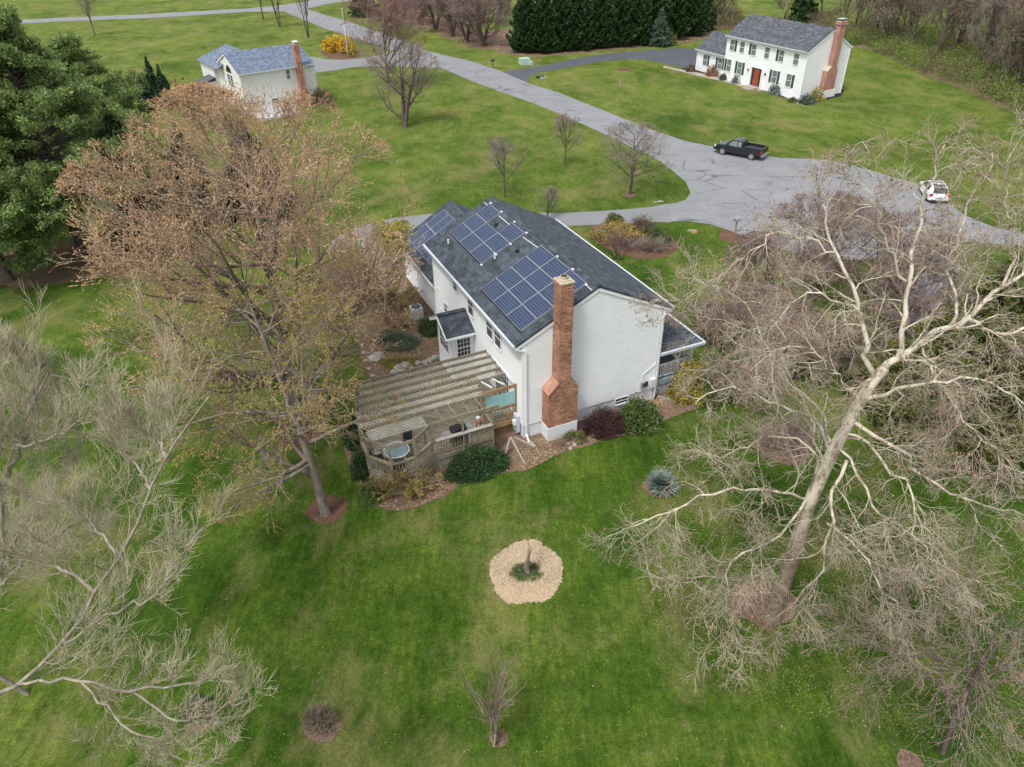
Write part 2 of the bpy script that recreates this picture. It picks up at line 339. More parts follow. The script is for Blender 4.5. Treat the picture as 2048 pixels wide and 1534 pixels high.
class MB:
    def __init__(s): s.v = []; s.f = []; s.m = []; s.mats = []
    def mi(s, mat):
        if mat not in s.mats: s.mats.append(mat)
        return s.mats.index(mat)
    def face(s, pts, mat):
        k = len(s.v); s.v += [tuple(float(x) for x in p) for p in pts]; s.f.append(list(range(k, k + len(pts)))); s.m.append(s.mi(mat)); return s
    def hexa(s, p, mat, skip=()):
        k = len(s.v); s.v += [tuple(float(x) for x in q) for q in p]; i = s.mi(mat)
        for n_, f in enumerate(((3, 2, 1, 0), (4, 5, 6, 7), (0, 1, 5, 4), (1, 2, 6, 5), (2, 3, 7, 6), (3, 0, 4, 7))):
            if n_ in skip: continue
            s.f.append([k + j for j in f]); s.m.append(i)
        return s
    def box(s, x0, x1, y0, y1, z0, z1, mat):
        x0, x1 = min(x0, x1), max(x0, x1); y0, y1 = min(y0, y1), max(y0, y1)
        return s.hexa([(x0, y0, z0), (x1, y0, z0), (x1, y1, z0), (x0, y1, z0), (x0, y0, z1), (x1, y0, z1), (x1, y1, z1), (x0, y1, z1)], mat)
    def beam(s, a, b, w_, h, mat, up=(0, 0, 1)):
        a = np.array(a, float); b = np.array(b, float); d = norm(b - a); up = np.array(up, float)
        if abs(d @ up) > .98: up = np.array([1., 0, 0])
        x = norm(np.cross(d, up)); z = np.cross(x, d); x = x * w_ / 2; z = z * h / 2
        return s.hexa([a - x - z, a + x - z, b + x - z, b - x - z, a - x + z, a + x + z, b + x + z, b - x + z], mat)
    def slab(s, pts, th, mat):
        p = [np.array(q, float) for q in pts]; n_ = norm(np.cross(p[1] - p[0], p[-1] - p[0])); n_ = n_ if n_[2] > 0 else -n_
        k = len(s.v); N = len(p); s.v += [tuple(q - n_ * th) for q in p] + [tuple(q) for q in p]; i = s.mi(mat)
        up = np.cross(p[1] - p[0], p[-1] - p[0])[2] > 0
        top = list(range(k + N, k + 2 * N)); bot = list(range(k, k + N))
        s.f.append(top if up else top[::-1]); s.m.append(i); s.f.append(bot[::-1] if up else bot); s.m.append(i)
        for j in range(N):
            q = (j + 1) % N; f = [k + j, k + q, k + N + q, k + N + j]; s.f.append(f if up else f[::-1]); s.m.append(i)
        return s
    def cyl(s, a, b, r, mat, n=12, r2=None):
        a = np.array(a, float); b = np.array(b, float); d = norm(b - a); up = np.array([0, 0, 1.]) if abs(d[2]) < .9 else np.array([1., 0, 0])
        x = norm(np.cross(d, up)); y = np.cross(d, x); r2 = r if r2 is None else r2; k = len(s.v); i = s.mi(mat)
        for c, rr in ((a, r), (b, r2)):
            for j in range(n):
                t = 2 * math.pi * j / n; s.v.append(tuple(c + (x * math.cos(t) + y * math.sin(t)) * rr))
        for j in range(n):
            q = (j + 1) % n; s.f.append([k + j, k + q, k + n + q, k + n + j]); s.m.append(i)
        s.f.append([k + j for j in range(n)][::-1]); s.f.append([k + n + j for j in range(n)]); s.m += [i, i]; return s
    def prism(s, prof, axis, a, b, mat):
        """closed profile (two coords) extruded along axis from a to b"""
        def P(q, t): return {'x': (t, q[0], q[1]), 'y': (q[0], t, q[1]), 'z': (q[0], q[1], t)}[axis]
        k = len(s.v); N = len(prof); i = s.mi(mat)
        s.v += [P(q, a) for q in prof] + [P(q, b) for q in prof]
        for j in range(N):
            q = (j + 1) % N; s.f.append([k + j, k + q, k + N + q, k + N + j]); s.m.append(i)
        s.f.append(list(range(k, k + N))[::-1]); s.f.append(list(range(k + N, k + 2 * N))); s.m += [i, i]; return s
    def build(s, name, parent=None, bevel=0, fix=True, smooth=False):
        me = bpy.data.meshes.new(name); me.from_pydata(s.v, [], s.f)
        for m_ in s.mats: me.materials.append(M[m_])
        me.polygons.foreach_set('material_index', s.m)
        bm = bmesh.new(); bm.from_mesh(me)
        if fix: bmesh.ops.recalc_face_normals(bm, faces=bm.faces)
        if bevel:
            bmesh.ops.remove_doubles(bm, verts=bm.verts, dist=1e-5)
            bmesh.ops.bevel(bm, geom=list(bm.edges), offset=bevel, segments=2, affect='EDGES', profile=.6)
        uv = bm.loops.layers.uv.new('UVMap')
        for f in bm.faces:
            n_ = f.normal
            t = Vector((0, 0, 1)).cross(n_) if abs(n_.z) < .999 else Vector((1, 0, 0))
            if t.length < 1e-6: t = Vector((1, 0, 0))
            t.normalize(); b_ = n_.cross(t)
            for lp in f.loops: lp[uv].uv = (lp.vert.co.dot(t), lp.vert.co.dot(b_))
            f.smooth = smooth
        bm.to_mesh(me); bm.free(); return link(name, me, parent)

def smooth_closed(pts, sub=4):
    p = np.array(pts, float); n_ = len(p); out = []
    for i in range(n_):
        a, b, c, d = p[i - 1], p[i], p[(i + 1) % n_], p[(i + 2) % n_]
        for k in range(sub):
            t = k / sub; out.append(.5 * (2 * b + (c - a) * t + (2 * a - 5 * b + 4 * c - d) * t * t + (3 * b - a - 3 * c + d) * t ** 3))
    return np.array(out)
def flat(name, px, z, mat, kind='structure', sm=0, jit=0, seed=0, world=False, parent=None):
    P = [np.array(q, float) for q in px] if world else [G(u, v)[:2] for u, v in px]
    P = np.array(P)
    if sm: P = smooth_closed(P, sm)
    if jit: P = P + np.random.default_rng(seed).normal(0, jit, P.shape)
    tri = tessellate_polygon([[Vector((a, b, 0)) for a, b in P]])
    me = bpy.data.meshes.new(name); me.from_pydata([(a, b, z) for a, b in P], [], [tuple(t) for t in tri]); me.materials.append(M[mat])
    bm = bmesh.new(); bm.from_mesh(me)
    for f in bm.faces:
        if f.normal.z < 0: f.normal_flip()
    bm.to_mesh(me); bm.free()
    o = link(name, me, parent)
    if kind: tag(o, kind=kind)
    return o

# ------------------------------------------------------------------ ground, roads, beds
flat('ground', [(-900, -60), (900, -60), (900, 1500), (-900, 1500)], 0, 'grass', world=True)
road = [(560, 18), (600, 14), (623, 21), (660, 33), (701, 44), (750, 62), (804, 80), (855, 102), (943, 123), (999, 141.5), (1060, 168), (1116, 185), (1204, 220), (1302, 259), (1370, 282), (1424, 293), (1480, 304), (1530, 312), (1560, 316), (1610, 318), (1662, 322), (1741, 341), (1789, 356), (1839, 371), (1870, 388), (1898, 408), (1932, 432), (1989, 455), (2048, 469), (2200, 490), (2400, 510),
        (2400, 540), (2200, 510), (2048, 492), (2013, 490), (1950, 484), (1913, 484), (1891, 496), (1850, 508), (1790, 516), (1700, 520), (1600, 508), (1530, 490), (1468, 465), (1448, 458), (1420, 449), (1386, 444), (1364, 442), (1345, 443), (1338, 428), (1345, 409), (1372, 399), (1380, 385), (1372, 364), (1345, 341), (1318, 321), (1302, 312), (1260, 293), (1216, 272), (1116, 227), (1060, 205), (947, 164), (876, 133), (800, 106), (740, 86), (690, 70), (645, 56), (600, 37), (582, 30)]
flat('road', road, .024, 'road', jit=.03)
flat('cross_road', [(-300, 58), (-40, 44), (120, 36), (300, 28), (495, 17), (560, 11), (600, 5), (636, -2), (690, -14), (800, -14), (740, -4), (689, 3), (650, 9), (626, 15), (600, 22), (570, 23), (495, 24), (307, 36), (120, 43), (-40, 52), (-300, 68)], .030, 'road')
flat('driveway', [(1352, 442), (1311, 444), (1235, 448), (1142, 452), (1050, 456), (950, 470), (860, 500), (800, 540), (740, 535), (690, 522), (655, 500), (668, 478), (700, 462), (740, 448), (780, 438), (830, 431), (900, 426), (1000, 425), (1080, 426), (1140, 425.5), (1220, 421), (1304, 414), (1350, 407)], .018, 'drive', sm=2)
flat('neighbour_driveway', [(612, 112), (657, 119), (712, 118), (760, 110), (800, 100), (880, 130), (855, 136), (790, 132), (712, 134), (675, 140), (629, 146), (600, 150), (590, 120)], .018, 'drive', sm=2)
flat('dark_driveway', [(1056, 166), (1054, 160), (1060, 153), (1077, 145), (1131, 136), (1204, 123), (1265, 118), (1302, 121), (1351, 132), (1372, 137), (1395, 128), (1400, 100), (1373, 97), (1355, 96), (1314, 99), (1253, 104), (1180, 111), (1106, 127), (1040, 139), (1000, 143)], .018, 'drive_dark')
flat('side_driveway', [(1838, 505), (1888, 494), (1893, 560), (1888, 600), (1860, 650), (1790, 660), (1815, 600), (1832, 550)], .018, 'drive', sm=2)

def bed(name, px, z, mat, sm=4, jit=.05, seed=1): return flat(name, px, z, mat, sm=sm, jit=jit, seed=seed)
bed('gable_bed', [(1000, 870), (1010, 938), (1040, 942), (1064, 936), (1100, 915), (1138, 900), (1170, 893), (1203, 880), (1245, 872), (1280, 866), (1320, 845), (1352, 832), (1400, 812), (1450, 790), (1430, 740), (1380, 740), (1330, 760), (1200, 800)], .012, 'litter')
bed('soil_patch', [(1030, 905), (1040, 930), (1075, 930), (1110, 908), (1140, 895), (1130, 872), (1090, 868)], .016, 'garden', seed=3)
bed('deck_bed', [(700, 880), (712, 960), (738, 1002), (765, 1016), (800, 1021), (850, 1008), (895, 988), (921, 968), (975, 950), (1020, 940), (1020, 880), (900, 880)], .014, 'litter', seed=5)
bed('garden_bed', [(655, 560), (663, 600), (690, 632), (715, 664), (722, 700), (722, 730), (735, 750), (752, 764), (800, 790), (880, 760), (900, 700), (880, 640), (860, 600), (840, 560), (815, 520), (780, 500), (720, 525)], .012, 'garden', seed=6)
bed('chip_ring', [(981, 1155), (984, 1122), (1008, 1098), (1040, 1082), (1072, 1080), (1090, 1092), (1112, 1106), (1124, 1124), (1124, 1160), (1112, 1182), (1094, 1202), (1060, 1204), (1030, 1207), (1000, 1195)], .012, 'chips', sm=10, jit=.035, seed=7)
def ring(name, u, v, r, mat='mulch', seed=1, ry=None):
    c = G(u, v); rg = np.random.default_rng(seed)
    pts = [(c[0] + r * math.cos(a) * rg.uniform(.85, 1.12), c[1] + (ry or r) * math.sin(a) * rg.uniform(.85, 1.12)) for a in np.linspace(0, 2 * math.pi, 14, endpoint=False)]
    return flat(name, pts, .012, mat, sm=3, jit=.02, world=True, seed=seed)
ring('maple_ring', 654, 1018, .95, seed=2); ring('back_maple_ring', 600, 862, 1.35, seed=3)
ring('sycamore_ring', 1528, 1205, 1.2, 'litter', seed=4); ring('small_bush_ring', 646, 1454, .62, 'litter', seed=5)
ring('dark_bush_ring', 402, 1432, .6, 'litter', seed=6); ring('mailbox_ring', 1472, 471, 1.4, 'mulch', seed=7, ry=1.7)
ring('spiky_ring', 1320, 972, .85, 'litter', seed=8); ring('crape_ring', 998, 1477, .30, 'litter', seed=9)
ring('ornamental_ring', 1259, 390, .65, 'litter', seed=10); ring('lawn_circle', 1249, 139, 1.1, 'mulch', seed=11)
ring('corner_ring', 1820, 1525, .45, 'litter', seed=12); ring('pole_ring', 1565, 890, 1.5, 'litter', seed=13)
ring('pine_shade_soil', 130, 525, 7.0, 'garden', seed=14, ry=4)
bed('island_bed', [(1184, 452), (1190, 480), (1215, 498), (1250, 510), (1290, 518), (1330, 514), (1352, 500), (1355, 488), (1335, 470), (1310, 452), (1270, 440), (1220, 438)], .012, 'mulch', seed=15)
bed('far_house_bed', [(1363, 141), (1400, 150), (1446, 160), (1500, 173), (1560, 192), (1592, 206), (1608, 211), (1650, 201), (1682, 192), (1690, 180), (1660, 170), (1500, 140), (1380, 120)], .012, 'blackmulch', sm=0, seed=16)
bed('far_house_path', [(1325, 135), (1362, 143), (1400, 153), (1446, 163), (1497, 177), (1520, 182), (1530, 178), (1519, 172), (1500, 168), (1446, 156), (1400, 146), (1350, 137), (1330, 132)], .018, 'path', sm=0, jit=.02)
bed('far_bed_edging', [(1523, 176), (1560, 189), (1592, 207), (1608, 212.5), (1606, 209.5), (1595, 204.5), (1560, 187), (1526, 174)], .022, 'path', sm=0, jit=0)
bed('orchard_litter', [(800, 40), (860, 62), (905, 80), (950, 96), (990, 101), (1040, 112), (1090, 112), (1180, 104), (1300, 92), (1400, 80), (1400, 60), (1000, 60), (960, 70), (900, 40), (830, 20)], .008, 'litter', seed=17)
bed('flower_bed', [(640, 104), (652, 113), (675, 120), (712, 116), (720, 108), (705, 100), (660, 98)], .012, 'mulch', seed=18)
bed('wood_floor', [(1400, 55), (1500, 60), (1690, 80), (1715, 94), (1750, 104), (1790, 120), (1830, 142), (1870, 160), (1900, 168), (1950, 190), (2000, 214), (2060, 236), (2300, 330), (2500, 300), (2300, 130), (1900, 80), (1700, 50), (1500, 40)], .008, 'garden', seed=19)

# ------------------------------------------------------------------ houses
HZ = empty('house', (0.5355, 29.771, 0), 0.4172)
tag(HZ, 'white two storey house with solar panels on a charcoal roof and tall brick chimney', 'house')
W_, L_, FZ, EZ, RZ, OV, RK = 8.2, 13.3, .85, 5.86, 8.10, .42, .08
def roofz(s, ze=EZ, zr=RZ, W0=W_, ov=OV):
    d = min(s + ov, W0 + ov - s); return ze + (zr - ze) * d / (W0 / 2 + ov)
def gable_half(z, W0=W_, ze=EZ, zr=RZ, ov=OV, off=.14):
    """extent of the gable wall at height z"""
    d = (z + off - ze) / (zr - ze) * (W0 / 2 + ov) - ov
    d = max(0, d); return (d, W0 - d)
def siding(mb, pf, rng_, z0, z1, mat='siding_geo', h=.132, lip=.032):
    z = z0
    while z < z1 - 1e-6:
        zt = min(z + h, z1); a0, b0 = rng_(z); a1, b1 = rng_(zt)
        if b0 - a0 < .02: break
        if b1 < a1: a1 = b1 = (a1 + b1) / 2
        zm = z + (zt - z) * .62; am, bm_ = a0 + (a1 - a0) * .62, b0 + (b1 - b0) * .62
        mb.face([pf(a0, z, lip), pf(b0, z, lip), pf(bm_, zm, lip * .85), pf(am, zm, lip * .85)], mat)
        mb.face([pf(am, zm, lip * .85), pf(bm_, zm, lip * .85), pf(b1, zt, 0), pf(a1, zt, 0)], mat)
        mb.face([pf(a0, z, 0), pf(b0, z, 0), pf(b0, z, lip), pf(a0, z, lip)], mat); z = zt
mb = MB()
siding(mb, lambda a, z, o: (a, -o, z), lambda z: (0, W_) if z < EZ - .3 else gable_half(z), FZ, RZ - .15)
siding(mb, lambda a, z, o: (-o, L_ - a, z), lambda z: (0, L_), FZ, EZ - .05)
siding(mb, lambda a, z, o: (W_ + o, a, z), lambda z: (0, L_), FZ, EZ - .05)
siding(mb, lambda a, z, o: (W_ - a, L_ + o, z), lambda z: (0, W_) if z < EZ - .3 else gable_half(z), FZ, RZ - .15)
for s0, t0 in ((-.03, -.03), (W_ - .09, -.03), (-.03, L_ - .09), (W_ - .09, L_ - .09)):
    mb.box(s0, s0 + .12, t0, t0 + .12, FZ - .02, EZ - .1, 'white')
mb.build('siding', HZ, fix=False)
MB().box(.02, W_ - .02, .02, L_ - .02, 0, FZ, 'foundation').build('foundation', HZ)
def gable_roof(parent, W0, t0, t1, ze, zr, ov, rk, mat, th=.13, s0=0, ridge=True, name='roof', trim='white'):
    m = MB(); c = s0 + W0 / 2
    m.slab([(s0 - ov, t0 - rk, ze), (c, t0 - rk, zr), (c, t1 + rk, zr), (s0 - ov, t1 + rk, ze)], th, mat)
    m.slab([(c, t0 - rk, zr), (s0 + W0 + ov, t0 - rk, ze), (s0 + W0 + ov, t1 + rk, ze), (c, t1 + rk, zr)], th, mat)
    o = m.build(name, parent)
    if ridge:
        r = MB(); n_ = int((t1 - t0) / .2)
        k = (zr - ze) / (W0 / 2 + ov)
        for i in range(n_):
            a = t0 - rk + (t1 - t0 + 2 * rk) * i / n_; b = a + (t1 - t0 + 2 * rk) / n_ + .02
            r.hexa([(c - .16, a, zr - .16 * k + .004), (c, a, zr + .012), (c, b, zr + .03), (c - .16, b, zr - .16 * k + .03),
                    (c - .16, a, zr - .16 * k + .03), (c, a, zr + .04), (c, b, zr + .055), (c - .16, b, zr - .16 * k + .052)], mat)
            r.hexa([(c, a, zr + .012), (c + .16, a, zr - .16 * k + .004), (c + .16, b, zr - .16 * k + .03), (c, b, zr + .03),
                    (c, a, zr + .04), (c + .16, a, zr - .16 * k + .03), (c + .16, b, zr - .16 * k + .052), (c, b, zr + .055)], mat)
        r.build('ridge_cap', o)
    g = MB()
    for x, sg in ((s0 - ov, -1), (s0 + W0 + ov, 1)):
        g.box(x, x + sg * .13, t0 - rk, t1 + rk, ze - .15, ze - .02, 'gutter')
        g.box(x - sg * .03, x - sg * (ov - .02), t0 - .02, t1 + .02, ze - .17, ze - .145, 'white')
    g.build('gutter', parent)
    for t, sg in ((t0 - rk, 1), (t1 + rk, -1)):
        f = MB()
        for x0, z0, x1, z1 in ((s0 - ov, ze, c, zr), (s0 + W0 + ov, ze, c, zr)):
            a = (x0, t + sg * .03, z0 - th - .09); b = (x1, t + sg * .03, z1 - th - .09); f.beam(a, b, .05, .17, trim)
        f.build('rake_trim', parent)
    return o
gable_roof(HZ, W_, 0, L_, EZ, RZ, OV, RK, 'shingle')
# downspouts
d = MB()
d.box(.10, .18, -.12, -.045, .25, EZ - .45, 'white'); d.beam((-.45, -.0, EZ - .2), (.14, -.08, EZ - .44), .08, .08, 'white')
d.beam((.14, -.09, .3), (.1, -.5, .08), .08, .08, 'white'); d.build('downspout', HZ); d = MB()
d.box(W_ - .16, W_ - .08, -.12, -.045, .25, EZ - .45, 'white'); d.beam((W_ + .45, -.0, EZ - .2), (W_ - .12, -.08, EZ - .44), .08, .08, 'white'); d.build('downspout', HZ)

def window(parent, pf, a, z, w2, h, cols=2, rows=4, glass='screen', deep=.05, fr=.07, label=None):
    if glass == 'greenglass': cols, rows, fr = 1, 1, .06
    """pf(a, z, out) maps wall coordinates to a point; a,z centre"""
    m = MB()
    def bx(a0, a1, z0, z1, o0, o1, mat):
        m.hexa([pf(a0, z0, o0), pf(a1, z0, o0), pf(a1, z0, o1), pf(a0, z0, o1), pf(a0, z1, o0), pf(a1, z1, o0), pf(a1, z1, o1), pf(a0, z1, o1)], mat)
    x0, x1, z0, z1 = a - w2 / 2, a + w2 / 2, z - h / 2, z + h / 2
    bx(x0 - fr, x0, z0 - fr, z1 + fr, .01, deep, 'white'); bx(x1, x1 + fr, z0 - fr, z1 + fr, .01, deep, 'white')
    bx(x0, x1, z1, z1 + fr, .01, deep, 'white'); bx(x0, x1, z0 - fr, z0, .01, deep + .03, 'white')
    bx(x0, x1, z - .025, z + .025, .02, deep - .01, 'white')
    for i in range(1, cols): q = x0 + (x1 - x0) * i / cols; bx(q - .009, q + .009, z + .025, z1, .026, .034, 'white')
    for i in range(1, rows):
        q = z0 + h * i / rows
        if q > z + .04: bx(x0, x1, q - .009, q + .009, .0262, .0342, 'white')
    if glass != 'screen':
        for i in range(1, cols): q = x0 + (x1 - x0) * i / cols; bx(q - .009, q + .009, z0, z - .025, .026, .034, 'white')
        for i in range(1, rows):
            q = z0 + h * i / rows
            if q < z - .04: bx(x0, x1, q - .009, q + .009, .0262, .0342, 'white')
    o = m.build('window', parent)
    g = MB()
    def gx(z0_, z1_, mat, of):
        g.hexa([pf(x0, z0_, .002), pf(x1, z0_, .002), pf(x1, z0_, of), pf(x0, z0_, of), pf(x0, z1_, .002), pf(x1, z1_, .002), pf(x1, z1_, of), pf(x0, z1_, of)], mat)
    gx(z0, z, glass, .026); gx(z, z1, 'greenglass' if glass == 'greenglass' else 'glass', .027)
    g.build('pane', o)
    if label: o['label'] = label
    return o
leftw = lambda a, z, o: (-o, a, z)
leftw2 = lambda a, z, o: (-o - .03, a, z)
window(HZ, leftw2, 9.16, 4.80, .62, .62, 2, 2)
window(HZ, leftw2, 6.75, 4.62, .72, 1.12, 3, 4)
window(HZ, leftw2, 4.02, 4.62, .76, 1.12, 3, 4)
window(HZ, leftw2, 2.92, 4.62, .76, 1.12, 3, 4)
window(HZ, leftw2, 11.2, 2.3, .5, .6, 2, 2)
window(HZ, lambda a, z, o: (a, -o + .0, z), 5.97, .62, .78, .36, 2, 2, label='small basement window low in the gable foundation')
# patio door under the pergola
m = MB(); m.box(-.07, -.02, 1.55, 3.45, .95, 3.0, 'white'); m.box(-.085, -.07, 1.68, 2.45, 1.05, 2.9, 'glass'); m.box(-.085, -.07, 2.56, 3.32, 1.05, 2.9, 'glass')
for q in (1.87, 2.06, 2.25, 2.75, 2.94, 3.13): m.box(-.092, -.085, q - .01, q + .01, 1.05, 2.9, 'white')
for q in (1.4, 1.8, 2.2, 2.6): m.box(-.0922, -.085, 1.68, 2.45, q - .01, q + .01, 'white'); m.box(-.0922, -.085, 2.56, 3.32, q - .01, q + .01, 'white')
m.build('patio_door', HZ)
# wall vents
for t_, z_ in ((12.6, 2.9), (12.2, 1.6), (4.9, 2.2), (12.9, 4.1)):
    MB().box(-.09, -.02, t_, t_ + .16, z_, z_ + .16, 'white').build('wall_vent', HZ)
# chimney
m = MB(); ct, cb = -.78, -.03
m.box(1.08, 2.74, ct, cb, .84, 3.0, 'brick')
m.hexa([(1.08, ct, 3.0), (2.74, ct, 3.0), (2.74, cb, 3.0), (1.08, cb, 3.0), (1.62, ct, 3.52), (2.30, ct, 3.52), (2.30, cb, 3.52), (1.62, cb, 3.52)], 'brick', (0, 1))
m.box(1.62, 2.30, ct, cb, 3.52, 8.95, 'brick')
ch = m.build('chimney', HZ)
MB().box(1.05, 2.77, ct - .03, cb, -.02, .84, 'foundation').build('chimney_base', ch)
m = MB()
m.slab([(1.02, ct - .04, 2.97), (1.66, ct - .04, 3.585), (1.66, cb - .01, 3.585), (1.02, cb - .01, 2.97)], .06, 'brickcap')
m.slab([(2.26, ct - .04, 3.585), (2.80, ct - .04, 3.05), (2.80, cb - .01, 3.05), (2.26, cb - .01, 3.585)], .06, 'brickcap')
m.build('chimney_shoulder', ch)
m = MB(); m.box(1.59, 2.33, ct - .03, cb + .02, 8.95, 9.03, 'cap'); m.box(1.70, 2.22, ct + .10, cb - .10, 9.03, 9.09, 'cap'); m.build('chimney_crown', ch)
m = MB(); m.cyl((1.96, (ct + cb) / 2, 9.09), (1.96, (ct + cb) / 2, 9.22), .19, 'cap', 16); m.cyl((1.96, (ct + cb) / 2, 9.2), (1.96, (ct + cb) / 2, 9.226), .15, 'black', 16); m.build('chimney_flue', ch)
# solar panels
hl = W_ / 2 + OV; SL = math.hypot(hl, RZ - EZ)
slope_z = np.array([-(RZ - EZ) / SL, 0, hl / SL]); slope_v = np.array([hl / SL, 0, (RZ - EZ) / SL]); slope_u = np.array([0, 1., 0])
def rp(u, v, lift=0.0, s0=0, t0=0, z0=EZ, sv=slope_v, n=slope_z):
    return np.array([-OV + s0, -RK + t0, z0]) + slope_u * u + sv * v + n * lift
mp_ = MB()
mp_.box(.02, 1.63, .02, .97, .010, .034, 'panel')
for a in ((0, .02, 0, .99), (1.63, 1.65, 0, .99), (.02, 1.63, 0, .02), (.02, 1.63, .97, .99)): mp_.box(a[0], a[1], a[2], a[3], 0, .04, 'alu')
proto = mp_.build('solar_panel', HZ)
def place_panel(u, v, first=False, s0=0, t0=0, z0=EZ, sv=slope_v, n=slope_z):
    o = proto if first else proto.copy()
    if not first: COL.objects.link(o); o.parent = HZ
    p = rp(u + 1.65, v, .09, s0, t0, z0, sv, n); x = -slope_u; y = sv; z = n
    # panel x runs along the eave toward the chimney end so that x cross y = outward normal
    o.matrix_local = Matrix(((x[0], y[0], z[0], p[0]), (x[1], y[1], z[1], p[1]), (x[2], y[2], z[2], p[2]), (0, 0, 0, 1)))
first = True
for c in range(3):
    for r_ in range(4): place_panel(.60 + c * 1.672, .68 + r_ * 1.005, first); first = False
for c, rows in ((0, 3), (1, 2), (2, 3)):
    for r_ in range(rows): place_panel(7.58 + c * 1.672, 1.62 + r_ * 1.005)
m = MB()
for u0, v0, cs in ((.60, .68, 3), (7.58, 1.62, 3)):
    a = rp(u0 - .03, v0 - .02, .05); b = rp(u0 + cs * 1.672 + .01, v0 - .02, .05); m.beam(a, b, .02, .1, 'black')  # black strip standing in for the shadow under the array's lower edge
    for q in range(cs * 2):
        vv = v0 + .3
    for c in range(cs + 1):
        top = v0 + (4.02 if u0 < 1 else (3.01 if c in (0, 3) else 3.01)); a = rp(u0 + c * 1.672 - .01, v0, .045); b = rp(u0 + c * 1.672 - .01, top, .045); m.beam(a, b, .02, .05, 'alu')
m.build('panel_rail', HZ)
m = MB()
for u_, v_ in ((.54, 4.6), (2.2, 4.78), (3.9, 4.78), (7.5, 1.6), (7.5, 2.6), (7.5, 3.6), (7.5, 4.7), (9.2, 4.75), (11, 4.72), (12.6, 4.72)):
    a = rp(u_, v_, .08); m.box(a[0] - .05, a[0] + .05, a[1] - .06, a[1] + .06, a[2] - .03, a[2] + .04, 'pvc')
for (u0, v0), (u1, v1) in (((5.62, 4.5), (7.45, 4.4)), ((12.65, 4.5), (13.3, 4.5)), ((.0, 4.6), (.55, 4.6)), ((9.3, 4.45), (10.9, 4.45))):
    q_ = MB(); q_.beam(rp(u0, v0, .03), rp(u1, v1, .03), .03, .03, 'pvc'); q_.build('conduit', HZ)
m.build('junction_clips', HZ)
for u_, v_ in ((10.2, 3.9), (6.6, 3.55)):
    m = MB(); a = rp(u_, v_, 0); m.cyl(a, a + np.array([0, 0, .16]), .13, 'dark', 10, .11); m.build('roof_vent', HZ)
for u_, v_, h_ in ((11.6, 1.05, .34), (7.25, 2.35, .42)):
    m = MB(); a = rp(u_, v_, 0); m.cyl(a, a + np.array([0, 0, h_]), .05, 'pvc', 10); m.cyl(a, a + np.array([0, 0, .06]), .11, 'dark', 10); m.build('vent_pipe', HZ)
# garage wing
GW, GT, GE, GR = 8.0, 20.9, 2.95, 5.35
m = MB(); siding(m, lambda a, z, o: (.25 - o, GT - a, z), lambda z: (0, GT - L_), .18, GE - .05)
siding(m, lambda a, z, o: (.25 + GW - .4 - a, GT + o, z), lambda z: (0, GW - .4) if z < GE - .2 else (max(0, (z - GE + .1) / (GR - GE) * 4 - .1), GW - .4 - max(0, (z - GE + .1) / (GR - GE) * 4 - .1)), .18, GR - .2)
siding(m, lambda a, z, o: (7.85 + o, L_ + a, z), lambda z: (0, GT - L_), .18, GE - .05)
m.box(.22, .34, GT - .09, GT + .03, .1, GE - .1, 'white'); m.build('garage_wall', HZ, fix=False)
MB().box(.28, 7.8, L_ + .03, GT - .03, 0, .19, 'clay').build('garage_footing', HZ)
gable_roof(HZ, 7.6, L_ + .1, GT, GE, GR, .35, .08, 'shingle', s0=.25, name='garage_roof')
gh = 7.6 / 2 + .35; gs = math.hypot(gh, GR - GE); gn = np.array([-(GR - GE) / gs, 0, gh / gs]); gv = np.array([gh / gs, 0, (GR - GE) / gs])
for c in range(5):
    for r_ in range(2):
        o = proto.copy(); COL.objects.link(o); o.parent = HZ
        p = np.array([-.10, 20.2 - (c + 1) * 1.005, GE]) + gv * (.70 + r_ * 1.67) + gn * .09; x = gv; y = slope_u; z = gn
        o.matrix_local = Matrix(((x[0], y[0], z[0], p[0]), (x[1], y[1], z[1], p[1]), (x[2], y[2], z[2], p[2]), (0, 0, 0, 1)))
MB().beam(rp(0, 2.36, .11, -.10 + OV, 15.2 + RK, GE, gv, gn), rp(5.0, 2.36, .11, -.10 + OV, 15.2 + RK, GE, gv, gn), .05, .04, 'alu').build('panel_rail', HZ)
# bay
m = MB(); bt0, bt1, bs, bz = 6.45, 8.85, -1.4, 3.25
siding(m, lambda a, z, o: (bs + a, bt0 - o, z), lambda z: (0, 1.38), .1, bz - .02)
siding(m, lambda a, z, o: (bs - o, bt1 - a, z), lambda z: (0, bt1 - bt0) if z < bz else ((z - bz) / .72 * 1.2, 2.4 - (z - bz) / .72 * 1.2), .1, bz + .7)
siding(m, lambda a, z, o: (-a, bt1 + o, z), lambda z: (0, 1.4), .1, bz - .02)
for a in ((bs - .03, bt0 - .03), (bs - .03, bt1 - .07)): m.box(a[0], a[0] + .1, a[1], a[1] + .1, .05, bz - .02, 'white')
m.build('bay_wall', HZ, fix=False)
m = MB(); bo = .2; rzb = 4.0; tm = (bt0 + bt1) / 2
for sg, te in ((-1, bt0 - bo), (1, bt1 + bo)):
    m.slab([(-1.78, te, 3.2), (-.03, te, 3.2), (-.03, tm, rzb), (-1.78, tm, rzb)], .1, 'shingle')
o = m.build('bay_roof', HZ); r = MB()
for i in range(8): q = -1.78 + i * .218; r.box(q, q + .2, tm - .15, tm + .15, rzb - .05, rzb + .03 + .002 * (i % 2), 'shingle')
r.build('ridge_cap', o)
m = MB(); m.box(-1.80, -.05, bt0 - bo - .07, bt0 - bo, 3.05, 3.17, 'white'); m.box(-1.80, -.05, bt1 + bo, bt1 + bo + .07, 3.05, 3.17, 'white')
